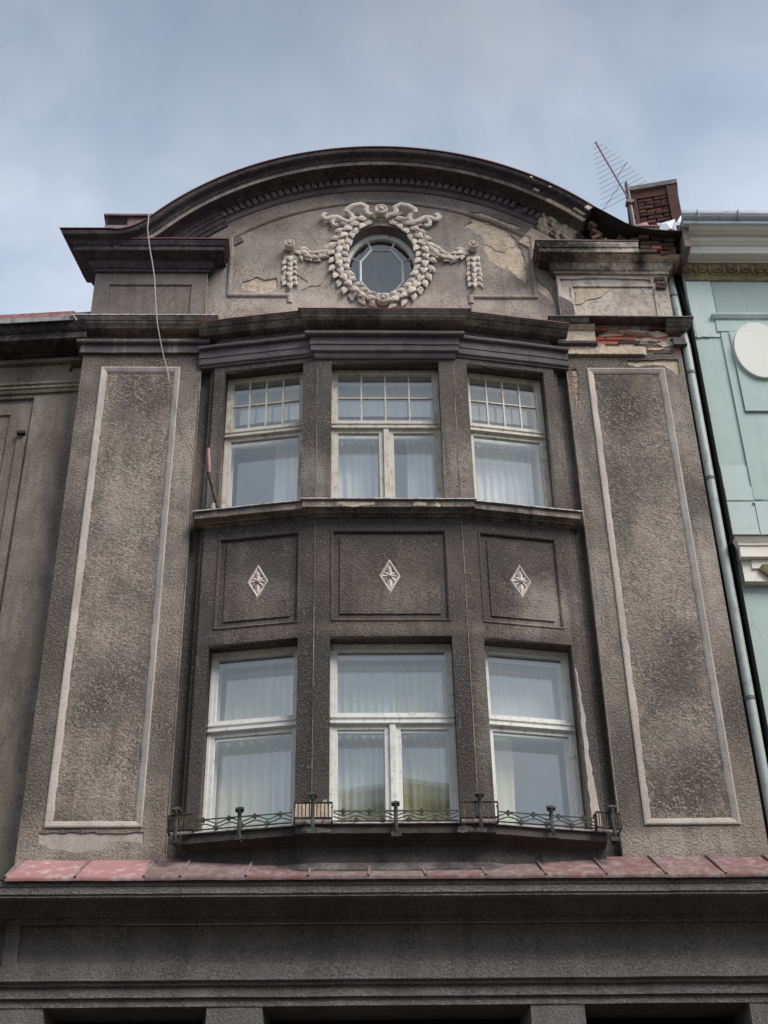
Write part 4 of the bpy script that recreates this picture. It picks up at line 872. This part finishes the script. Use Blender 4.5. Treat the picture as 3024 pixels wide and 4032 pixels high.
# --- worn pale arrises and plaster losses
for sx in (-1, 1):
    MB().tube([(sx*CB, YC-.001, z) for z in (8.9, 10, 11, 12, 12.8)], .007, 5).build('worn_arris', 'mould', house)
    MB().tube([(sx*CB, YC-.001, z) for z in (13.1, 14, 15.3)], .006, 5).build('worn_arris', 'mould', house)
    MB().tube([(sx*2.38, .0, z) for z in (8.7, 10, 12, 14, 15.7)], .009, 5).build('worn_arris', 'mould', house)
    MB().tube([(sx*2.387, .0, z) for z in (16.3, 16.8, 17.2)], .010, 5).build('worn_arris', 'mouldl', house)
for i, (xa, xb, za, zb, y, mt) in enumerate(((-.62, -.18, 12.91, 12.985, YC-.1535, 'ochre'), (.30, .46, 12.91, 12.985, YC-.1535, 'ochre'), (.55, .62, 12.915, 12.98, YC-.1535, 'frame'), (-.83, -.74, 12.93, 12.97, YC-.1535, 'frame'), (-.98, -.66, 8.71, 8.79, YC-.1585, 'mouldl'), (.62, .80, 8.71, 8.79, YC-.1585, 'mouldl'))):
    slab('plaster_loss', ragged([(xa, za+.012), ((xa+xb)/2, za), (xb, za+.02), (xb-.012, zb-.025), (xa*.6+xb*.4, zb), (xa+.02, zb-.02)], .018, 120+i, .016), [], y, .006, mt, house)
# bare render under the piers at the flower boxes
for X, xa, xb in ((XC, -.868, -.70), (XL, -.17, -.004)):
    slab('bare_render', ragged([(xa, 8.82), (xb, 8.82), (xb, 9.16), ((xa+xb)/2, 9.12), (xa, 9.15)], .012, 140+xa, .03), [], -.004, .006, 'ochre', house, X)

# ------------------------------------------------------------------ flower-box railing on the lower sill
rail = thing('sill_railing', 'rusty green wrought iron flower-box railing along the lower bay sill', 'railing', (0, YC-.2, 8.8))
IR = rail.matrix_basis.inverted()
def rmesh(mb, name, mat, parent=rail, smooth=False):
    o = mb.build(name, mat, parent, smooth)
    me = o.data
    if parent is rail:
        for v in me.vertices: v.co -= Vector((0, YC-.2, 8.8))
    else:
        for v in me.vertices: v.co -= Vector((0, YC-.2, 8.8))
    return o
RO = .175
def wavy(X, xa, xb, y, names=('rail', 'wavy_bar')):
    m = MB(X); m.tube([(xa, y, 8.945), (xb, y, 8.945)], .0085, 5); rmesh(m, 'top_rail', 'ironv')
    m = MB(X); m.tube([(xa, y, 8.832), (xb, y, 8.832)], .0085, 5); rmesh(m, 'bottom_rail', 'iron2')
    n = 40; per = .27
    for base, amp, ph in ((8.915, .022, 0), (8.872, .02, PI)):
        m = MB(X); m.tube([(xa+(xb-xa)*k/n, y, base+amp*math.cos(2*PI*(xa+(xb-xa)*k/n-(xa+xb)/2)/per+PI/1.0+ph*0)) for k in range(n+1)], .0075, 5); rmesh(m, 'wavy_bar', 'ironv')
    x = xa+.10
    while x < xb-.04:
        for zz, q in ((8.94, 0), (8.85, 1)):
            xx = x+q*.135
            if xx > xb-.03: continue
            m = MB(X); m.box(xx-.013, xx+.013, y-.016, y+.012, zz-.03, zz+.022); m.box(xx-.026, xx+.026, y-.012, y+.008, zz-.012, zz+.004); rmesh(m, 'rivet_clasp', 'iron')
        x += .27
def post(X, x, y, low=8.63, top=9.03):
    m = MB(X)
    m.tube([(x, y+.03, top-.02), (x, y-.01, top), (x, y-.05, top-.01), (x, y-.06, top-.05), (x, y-.04, top-.08), (x, y-.03, top-.12), (x, y-.035, 8.86), (x, y-.05, 8.76), (x, y-.045, 8.70), (x, y-.02, low), (x, y+.02, low+.01), (x, y+.03, low+.05)], .021, 7, .8)
    p = rmesh(m, 'bracket_post', 'iron', smooth=True)
    m = MB(X); m.box(x-.05, x+.05, y-.055, y-.03, low+.005, low+.05); rmesh(m, 'post_foot', 'iron')
    m = MB(X); m.tube([(x-.042, y-.05, top-.03), (x-.03, y-.05, top-.03), (x+.03, y-.05, top-.03), (x+.042, y-.05, top-.03)], .028, 7); rmesh(m, 'post_scroll', 'iron')
def basket(X, xc, y, wdt, out, corner=False):
    xa, xb = xc-wdt/2, xc+wdt/2; yf = y-out; zt, zb = 8.985, 8.812
    m = MB(X); m.tube([(xa, y, zt-.005), (xa, yf, zt), (xb, yf, zt), (xb, y, zt-.005)], .012, 5); b = rmesh(m, 'basket_rail', 'iron2')
    m = MB(X); m.tube([(xa, y, zb), (xa, yf, zb), (xb, yf, zb), (xb, y, zb)], .014, 5); rmesh(m, 'basket_rail', 'iron2')
    n = 10
    for k in range(n+1):
        x = xa+(xb-xa)*k/n; m = MB(X); m.box(x-.006, x+.006, yf-.005, yf+.005, zb, zt); rmesh(m, 'basket_bar', 'iron2')
    for x in (xa, xb):
        for q in (.33, .67): m = MB(X); m.box(x-.005, x+.005, yf+out*q-.006, yf+out*q+.006, zb, zt); rmesh(m, 'basket_bar', 'iron2')
    m = MB(X); m.box(xa, xb, y-.004, y+.004, zb, zb+.03); rmesh(m, 'basket_floor', 'sillmetal')
ye = -RO
wavy(XC, -.64, .64, ye); post(XC, 0.0, ye, 8.63, 9.03)
basket(XC, -.845, ye-.01, .385, .10); basket(XC, .855, ye-.01, .385, .10); post(XC, -.85, ye-.10, 8.62, 9.08); post(XC, .86, ye-.10, 8.62, 9.08)
wavy(XR, .17, 1.20, ye); post(XR, lx(1.58), ye, 8.66, 9.03); basket(XR, 1.33, ye+.03, .26, .10); post(XR, 1.36, ye-.07, 8.64, 9.05)
wavy(XL, -1.20, -.17, ye); post(XL, lx(-1.57), ye, 8.66, 9.03); basket(XL, -1.33, ye+.03, .26, .10); post(XL, -1.36, ye-.07, 8.64, 9.05)

# ------------------------------------------------------------------ curtains
def curtain(X, xa, xb, za, zb, mat, label, folds=9, y=.485, amp=.025, seed=0, group=None):
    rows = []; n = folds*8; r = random.Random(seed)
    ph = [r.uniform(.7, 1.3) for _ in range(folds+2)]
    for j in range(7):
        z = zb+(za-zb)*j/6; row = []
        for k in range(n+1):
            t = k/n; x = xa+(xb-xa)*t
            a = amp*(.55+.45*j/6)*ph[int(t*folds)]
            row.append(tuple(X @ Vector((x+.01*math.sin(j*.8+k*.3), y+a*math.sin(2*PI*folds*t+.35*math.sin(j*.5+seed))+.02*mnoise.noise((x*4, z, seed)), z))))
        rows.append(row)
    m = MB().grid(rows); o = m.build('curtain', mat, None, True)
    tag(o, label, 'curtain', group)
    return o
curtain(XL, -.62, -.19, 12.95, 14.50, 'cur_w', 'white curtain drawn to the right half of the upper left window', 5, seed=1)
curtain(XC, -.66, -.08, 12.95, 14.50, 'cur_w', 'white curtain behind the left casement of the upper middle window', 6, seed=2)
curtain(XC, .26, .67, 12.95, 14.50, 'cur_w', 'white curtain behind the right casement of the upper middle window', 5, seed=3)
curtain(XR, .19, 1.20, 12.95, 14.50, 'cur_w', 'white curtain closed across the upper right window', 10, seed=4)
curtain(XL, -1.19, -.55, 8.8, 11.1, 'cur_y', 'yellowish curtain in the left part of the lower left window', 5, seed=5)
curtain(XL, -.56, -.19, 8.8, 11.1, 'cur_s', 'sheer pale curtain in the right part of the lower left window', 4, seed=6, y=.50)
curtain(XC, -.67, .05, 8.8, 11.1, 'cur_s', 'sheer pale curtain behind the left casement of the lower middle window', 8, seed=7)
curtain(XC, .06, .67, 8.8, 11.1, 'cur_y', 'yellowish sheer curtain behind the right casement of the lower middle window', 7, seed=8)
curtain(XR, .19, .55, 8.8, 10.3, 'cur_y', 'yellow-green drape at the left edge of the lower right window', 3, seed=9, amp=.01)
curtain(XR, .19, 1.20, 10.2, 11.15, 'cur_w', 'grey blind behind the top light of the lower right window', 3, seed=10, amp=.006)

for X, xa, xb, nm in ((XL, -1.20, -.19, 'left'), (XC, -.67, .67, 'middle'), (XR, .19, 1.20, 'right')):
    curtain(X, xa, xb, 14.85, 15.36, 'cur_w', 'added pale sheet behind the small-paned top light of the upper %s window' % nm, 2, seed=20+len(nm), amp=.004)  # pale sheets added so the small panes look milky

# ------------------------------------------------------------------ left wing, set back and turned slightly away
wing = thing('plain_wing', 'plain brown plaster wing with blackened cornice left of the gabled house', 'house', (-4, .3, 0))
WX = Matrix.Translation((-3.93, .30, 0)) @ Matrix.Rotation(-math.atan(.082), 4, 'Z')
WO = wing.matrix_basis.inverted()
def wb(mb, name, mat, parent=wing):
    o = mb.build(name, mat, parent)
    for v in o.data.vertices: v.co -= Vector((-4, .3, 0))
    return o
def wsl(name, outl, holes, y0, th, mat):
    o = slab(name, outl, holes, y0, th, mat, wing, WX)
    for v in o.data.vertices: v.co -= Vector((-4, .3, 0))
    return o
pat = ragged([(-.235, 15.87), (-.015, 15.87), (-.02, 15.77), (-.10, 15.74), (-.20, 15.69), (-.235, 15.73), (-.21, 15.80)], .008, 91, .03)
wsl('wall', rect(-5, .06, 0, 16.1), [rect(-4.6, -.635, 9.0, 15.28), pat], 0, .075, 'wing')
wb(MB(WX).box(-5, .06, .072, .5, 0, 16.1), 'wall_core', 'ochre')
wsl('sunk_panel', rect(-4.7, -.60, 8.9, 15.4), [rect(-3.5, -.93, 9.6, 15.04)], .045, .028, 'wing')
wsl('inner_panel', rect(-3.6, -.90, 9.5, 15.1), [], .066, .005, 'wing')
wb(MB(WX).box(-.79, -.68, -.03, .03, 14.66, 14.70), 'corbel', 'wingc')
wsl('pendant_strip', rect(-.79, -.68, 9.2, 14.66), [], .022, .024, 'wing')
def wsweep(prof, name, mat):
    m = MB(WX); m.grid([[(x, -o, z) for o, z in prof] for x in (-5, .05)], True); return wb(m, name, mat)
wsweep([(-.1, 16.25), (.47, 16.21), (.47, 16.20), (.45, 16.17), (.41, 16.10), (.385, 16.075), (.37, 16.07), (.37, 15.965), (.34, 15.955), (.20, 15.95), (.13, 15.945), (.11, 15.95), (.10, 15.925), (-.1, 15.92)], 'cornice', 'wingc')
wsweep([(-.1, 15.918), (.055, 15.918), (.055, 15.885), (.075, 15.878), (.07, 15.84), (.03, 15.832), (-.1, 15.83)], 'bed_moulding', 'wing')
wsweep([(-.1, 15.50), (.075, 15.485), (.075, 15.455), (.05, 15.435), (.06, 15.42), (.06, 15.395), (.035, 15.38), (.045, 15.365), (.03, 15.335), (-.1, 15.332)], 'architrave', 'wing')
m = MB(WX); m.grid([[(x, -.485, 16.185), (x, -.492, 16.235), (x, -.47, 16.245), (x, -.2, 16.62), (x, -.18, 16.61), (x, -.45, 16.225), (x, -.46, 16.185)] for x in (-5, -2.5, -1.0, -.2)], True)
rs = wb(m, 'roof_edge', 'rust')
m = MB(WX); m.grid([[(x, -.497, 16.165), (x, -.50, 16.232), (x, -.486, 16.236), (x, -.484, 16.165)] for x in (-5, -.12)], True); wb(m, 'gutter_lip', 'zinc')
m = MB(WX); m.tube([(-.16, -.49, 16.22), (-.10, -.53, 16.2), (-.06, -.5, 16.14)], .016, 6); wb(m, 'gutter_stub', 'zinc')
wb(MB(WX).box(-5, .05, -.19, 5, 16.50, 16.60), 'roof', 'red')
wb(MB(WX).box(-.74, -.68, -.4, -.33, 16.29, 16.34), 'snow_hook', 'redd')
wb(MB().box(-9.2, -3.95, .75, 6, 0, 16.4), 'rear_block', 'wing')

# ------------------------------------------------------------------ downpipe and dark strip in the gap
pipe = thing('downpipe', 'pale grey green rain downpipe in the gap beside the mint house', 'downpipe', (4.01, .06, 0))
def pb(mb, name, mat, sm=True):
    o = mb.build(name, mat, pipe, sm)
    for v in o.data.vertices: v.co -= Vector((4.01, .06, 0))
    return o
pb(MB().tube([(4.03, .02, 0), (4.02, .02, 9), (4.012, .02, 15.9), (3.985, .05, 16.5), (3.985, .09, 16.95), (4.0, .18, 17.25), (4.04, .22, 17.5)], .056, 14), 'pipe', 'pipe')
for z in (16.88, 15.42, 13.66, 10.52, 7.5): pb(MB().lathe((0, 0, 0), ((.01, 0),), 3) if False else MB().tube([(4.012 if z < 16.5 else 3.985, .02 if z < 16.5 else .085, z-.022), (4.012 if z < 16.5 else 3.986, .02 if z < 16.5 else .09, z+.022)], .063, 14), 'pipe_collar', 'pipeband')
bstrip = MB().tube([(4.125, .0, 0), (4.13, .0, 8), (4.125, -.02, 13), (4.125, -.01, 15.8), (4.115, .05, 16.6), (4.10, .2, 17.6)], .024, 8).build('black_strip', 'black')
tag(bstrip, 'thick black strip running down beside the pale downpipe', 'cable')  # black tube drawn as the dark line beside the pipe
MB().box(3.92, 4.30, .16, .6, 0, 17.6).build('gap_wall', 'black', house)  # black colour stands in for the shadow inside the gap

# ------------------------------------------------------------------ mint neighbour
nb = thing('mint_house', 'mint green house with cream cornice and round ivory disc', 'house', (7, .05, 0))
def nbm(mb, name, mat, parent=nb, sm=False):
    o = mb.build(name, mat, parent, sm)
    for v in o.data.vertices: v.co -= Vector((7, .05, 0))
    return o
def nsl(name, outl, holes, y0, th, mat, parent=nb):
    o = slab(name, outl, holes, y0, th, mat, parent)
    for v in o.data.vertices: v.co -= Vector((7, .05, 0))
    return o
NX = 4.165
edge = ragged([(NX, 0), (NX+.001, 17.3)], .006, 5, .1)
nsl('wall', [(NX+.012*mnoise.noise((0, z*3., 0))+.006*mnoise.noise((4, z*11., 0)), z) for z in [k*.08 for k in range(219)]]+[(9, 17.44), (9, 0)], [], .05, .5, 'green')
nbm(MB().box(NX+.03, 9, .56, 6, 0, 17.8), 'rear_block', 'green')
# upper corner strip and frieze
nsl('corner_strip', [(NX-.002, 16.1), (4.50, 16.1), (4.505, 17.16), (NX+.004, 17.16)], [], .035, .02, 'greenl')
nsl('frieze', rect(4.525, 9, 16.52, 17.2), [], .04, .02, 'greend')
nsl('paint_patch', ragged([(4.18, 16.08), (4.36, 16.1), (4.42, 16.2), (4.28, 16.32), (4.2, 16.55), (4.178, 16.55)], .014, 13), [], .028, .02, 'greenl')
# moulded pilaster cap, sunk frame, disc and panel
nbm(MB().sweep([(4.50, .08), (4.50, .045), (9, .045)], [(-.05, 16.50), (.075, 16.49), (.075, 16.46), (.06, 16.43), (.05, 16.41), (.03, 16.40), (.03, 16.19), (.012, 16.17), (-.05, 16.165)]), 'moulded_cap', 'green')
nsl('pilaster_strip', rect(4.515, 4.62, 13.35, 16.17), [], .025, .04, 'green')
nsl('panel', rect(4.625, 9, 14.77, 16.17), [], .0, .06, 'green')
nsl('panel_strip', rect(4.622, 9, 13.35, 14.768), [], .03, .03, 'green')
d = MB(); n = 48
d.grid([[(4.965+a*.335*k, y, 15.80+b*.497*k) for k, y in ((1, .01), (1, -.035), (.985, -.042), (.0, -.042))] for a, b in [(math.cos(2*PI*q/n), math.sin(2*PI*q/n)) for q in range(n+1)]])
nbm(d, 'disc', 'creamd')
# courses below
for i, (xa, xb, za, zb, y) in enumerate(((NX+.01, 4.52, 13.34, 13.555, .030), (4.53, 5.2, 13.34, 13.56, .034), (NX+.01, 4.505, 12.5, 13.325, .036), (4.515, 5.2, 12.5, 13.325, .032), (NX+.01, 4.525, 13.565, 13.9, .042))):
    nbm(MB().box(xa, xb, y, .08, za, zb), 'block', 'greenl')
nbm(MB().lathe((4.505, .03, 13.30), ((.018, -.01), (.018, .012), (.004, .02)), 10), 'stud', 'greenl', sm=True)
# main cornice, gutter, egg course
nbm(MB().sweep([(4.21, 0.05), (9, .05)], [(-.1, 17.80), (.50, 17.77), (.50, 17.715), (.485, 17.71), (.47, 17.70), (.44, 17.705), (.41, 17.69), (.36, 17.70), (.345, 17.69), (.335, 17.62), (.325, 17.61), (.31, 17.605), (.305, 17.585), (.29, 17.58), (.29, 17.57), (.272, 17.565), (.27, 17.44), (.255, 17.432), (.14, 17.418), (.13, 17.40), (-.1, 17.39)]), 'cornice', 'cream')
nbm(MB().sweep([(4.17, 0.05), (9, .05)], [(-.1, 17.389), (.12, 17.388), (.10, 17.36), (.075, 17.30), (.06, 17.22), (.05, 17.215), (.05, 17.20), (.03, 17.15), (-.1, 17.148)]), 'egg_course', 'eggs')
for k in range(24):
    x = 4.215+.197*k
    e = MB(); e.lathe((x, -.035, 17.345), ((.062, -.02), (.060, .004), (.05, .022), (.03, .032), (.003, .036)), 14); nbm(e, 'egg', 'eggs', sm=True)
    e = MB(); e.grid([[(x+(.078-t)*math.cos(a), -.03-yy, 17.345+(.095-t)*math.sin(a)) for t, yy in ((0, -.02), (0, .022), (.012, .024), (.014, -.02))] for a in [PI+PI*q/10 for q in range(11)]]); nbm(e, 'egg_rim', 'eggs')
    e = MB(); e.box(x+.083, x+.114, -.055, .02, 17.235, 17.36); e.box(x+.090, x+.107, -.065, .02, 17.25, 17.28); nbm(e, 'dart', 'eggs')
nbm(MB().sweep([(4.11, .05), (9, .05)], [(.54, 17.80), (.56, 17.79), (.60, 17.81), (.625, 17.85), (.63, 17.89), (.62, 17.89), (.60, 17.86), (.57, 17.83), (.54, 17.84)]), 'gutter', 'gutter')
nbm(MB().sweep([(4.13, .05), (9, .05)], [(.45, 17.80), (.545, 17.795), (.545, 17.735), (.45, 17.735)]), 'fascia_board', 'whitesheet')
for x in (4.33, 4.89, 5.45): nbm(MB().tube([(x, -.50, 17.79), (x, -.56, 17.795), (x, -.585, 17.84), (x, -.59, 17.90)], .016, 6), 'gutter_bracket', 'gutter')
nbm(MB().box(4.13, 9, -.45, 5.5, 17.84, 17.9), 'roof', 'zinc')
nbm(MB().box(4.12, 4.20, -.40, .3, 17.38, 17.76), 'cornice_end', 'brickd')
# window hood lower down
nbm(MB().sweep([(4.245, .05), (4.245, -.05), (9, -.05)], [(-.1, 12.69), (.12, 12.655), (.12, 12.64), (.10, 12.60), (.085, 12.57), (.085, 12.545), (.07, 12.535), (.07, 12.385), (.055, 12.38), (-.1, 12.38)]), 'window_hood', 'cream')
nbm(MB().sweep([(4.235, .05), (4.235, -.05), (9, -.05)], [(-.1, 12.70), (.135, 12.667), (.135, 12.652), (-.1, 12.682)]), 'hood_sheet', 'darkcap')
nbm(MB().box(4.19, 9, -.045, .06, 12.08, 12.379), 'hood_frieze', 'cream')
nbm(MB().box(4.30, 9, -.068, -.04, 12.25, 12.375), 'hood_bed', 'cream')
e = MB(); e._add([(4.37, -.08, 12.235), (4.41, -.10, 12.285), (4.56, -.11, 12.285), (4.58, -.11, 12.17), (4.50, -.09, 12.10), (4.37, -.04, 12.235), (4.41, -.04, 12.285), (4.56, -.04, 12.285), (4.58, -.04, 12.17), (4.50, -.04, 12.10)], [(0, 1, 2, 3, 4), (0, 1, 6, 5), (1, 2, 7, 6), (2, 3, 8, 7), (3, 4, 9, 8), (4, 0, 5, 9)]); nbm(e, 'corbel_fragment', 'eggs')

# ------------------------------------------------------------------ aerial, cable, rod
ANT = Vector((4.05, 1.8, 18.6))
ant = thing('tv_antenna', 'rusty log-periodic television aerial on a mast beside the chimney', 'antenna', ANT)
def am(mb, name, parent=ant, mat='antenna'):
    o = mb.build(name, mat, parent)
    for v in o.data.vertices: v.co -= ANT
    return o
am(MB().tube([(4.07, 1.8, 18.6), (4.05, 1.8, 21.18)], .035, 8), 'mast')
am(MB().tube([(4.05, 1.8, 21.16), (4.05, 1.8, 21.24)], .028, 8, r2=.01), 'mast_cap')
P0, P1 = Vector((4.03, 1.75, 20.75)), Vector((3.60, 1.62, 21.98)); ax = (P1-P0).normalized()
am(MB().tube([P0-ax*.1, P1], .016, 6), 'boom')
eld = Vector((.86, -.30, .36)).normalized()
for k in range(14):
    t = .04+.95*k/13; ln = .40*(1-t)**.85+.045
    c = P0+(P1-P0)*t
    am(MB().tube([c-eld*ln*(1.0 if k > 1 else 1.1), c+eld*ln], .003, 5), 'element')
c = P0+(P1-P0)*.04
am(MB().tube([c-eld*.44, P0+(P1-P0)*.25-eld*.30*0+Vector((0, 0, 0))], .005, 5), 'brace'); am(MB().tube([P0+(P1-P0)*.5+eld*.28, P0+(P1-P0)*.36], .005, 5), 'brace')
am(MB().box(3.99, 4.11, 1.74, 1.86, 20.68, 20.74), 'clamp')
wire = MB().tube([(-3.13, -.2, 18.02), (-3.18, -.40, 17.985), (-3.196, -.42, 17.93), (-3.197, -.41, 17.66), (-3.15, -.35, 17.35), (-3.10, -.33, 17.10), (-3.055, -.29, 16.85), (-3.03, -.27, 16.6), (-2.997, -.25, 16.29), (-2.967, -.22, 16.06), (-2.925, -.17, 15.85), (-2.87, -.08, 15.62), (-2.82, -.035, 15.46), (-2.77, -.03, 15.22)], .0075, 6).build('hanging_cable', 'cable', None, True)
tag(wire, 'pale loose cable hanging from the gable roof over the left pilaster', 'cable')
w2_ = MB().tube([(-2.77, -.03, 15.22), (-2.72, -.03, 15.0), (-2.61, -.03, 14.6), (-2.52, -.025, 14.35), (-2.40, -.03, 14.07), (-2.29, -.05, 13.85), (-2.17, -.18, 13.62)], .004, 5).build('thin_wire', 'antenna', None)
tag(w2_, 'thin dark wire slanting across the left pilaster to the flag rod', 'wire')
fb = thing('flag_rod', 'faded red and black flag rod standing on the upper sill end', 'rod', (-2.03, -.22, 13.05))
for nm, a, b, r, mt in (('socket', (-2.03, -.20, 13.03), (-2.165, -.24, 13.55), .026, 'iron2'), ('rod', (-2.16, -.235, 13.54), (-2.19, -.25, 13.92), .021, 'pinkrod'), ('foot', (-2.09, -.2, 13.02), (-2.09, -.2, 13.10), .03, 'frame')):
    o = MB().tube([a, b], r, 8).build(nm, mt, fb, True)
    for v in o.data.vertices: v.co -= Vector((-2.03, -.22, 13.05))

# ------------------------------------------------------------------ houses across the street (seen mirrored in the panes)
def gable_house(name, label, x0, x1, y, eave, apex, ax_, wallm, roofm, depth=9):
    t = thing(name, label, 'house', ((x0+x1)/2, y, 0)); T = Vector(((x0+x1)/2, y, 0))
    def b(mb, nm, mat, parent=t):
        o = mb.build(nm, mat, parent)
        for v in o.data.vertices: v.co -= T
        return o
    m = MB(); pts = [(x0, 0), (x1, 0), (x1, eave), (ax_, apex), (x0, eave)]
    m.grid([[(x, yy, z) for x, z in pts] for yy in (y, y-depth)], True); wl = b(m, 'wall', wallm)
    m = MB(); rp_ = [(x0-.5, eave-.25), (ax_, apex+.15), (x1+.5, eave-.25), (x1+.5, eave+.1), (ax_, apex+.6), (x0-.5, eave+.1)]
    m.grid([[(x, yy, z) for x, z in rp_] for yy in (y+.35, y-depth-.3)], True); b(m, 'roof', roofm)
    zz = 4.2
    while zz < eave-2.2:
        x = x0+1.0
        while x < x1-1.6:
            f = b(MB().box(x-.08, x+1.18, y-.02, y+.06, zz-.08, zz+1.88), 'window', 'wood_l')
            b(MB().box(x, x+.52, y+.04, y+.07, zz, zz+1.8), 'pane', 'black', f); b(MB().box(x+.58, x+1.1, y+.04, y+.07, zz, zz+1.8), 'pane', 'black', f)
            x += 2.3
        zz += 3.4
    return t
gable_house('gabled_house', 'ochre gabled house across the street, mirrored in the lower bay windows', -13, 12.5, -20, 17.7, 19.15, 1.0, 'oppwall', 'opproof')
gable_house('gabled_house', 'pale gabled house across the street left of the ochre one', -27, -13.6, -20.5, 13.5, 17.0, -20, 'wing', 'opproof')
gable_house('gabled_house', 'grey gabled house across the street right of the ochre one', 13.1, 26, -20.3, 14.5, 17.6, 19, 'slab', 'opproof')
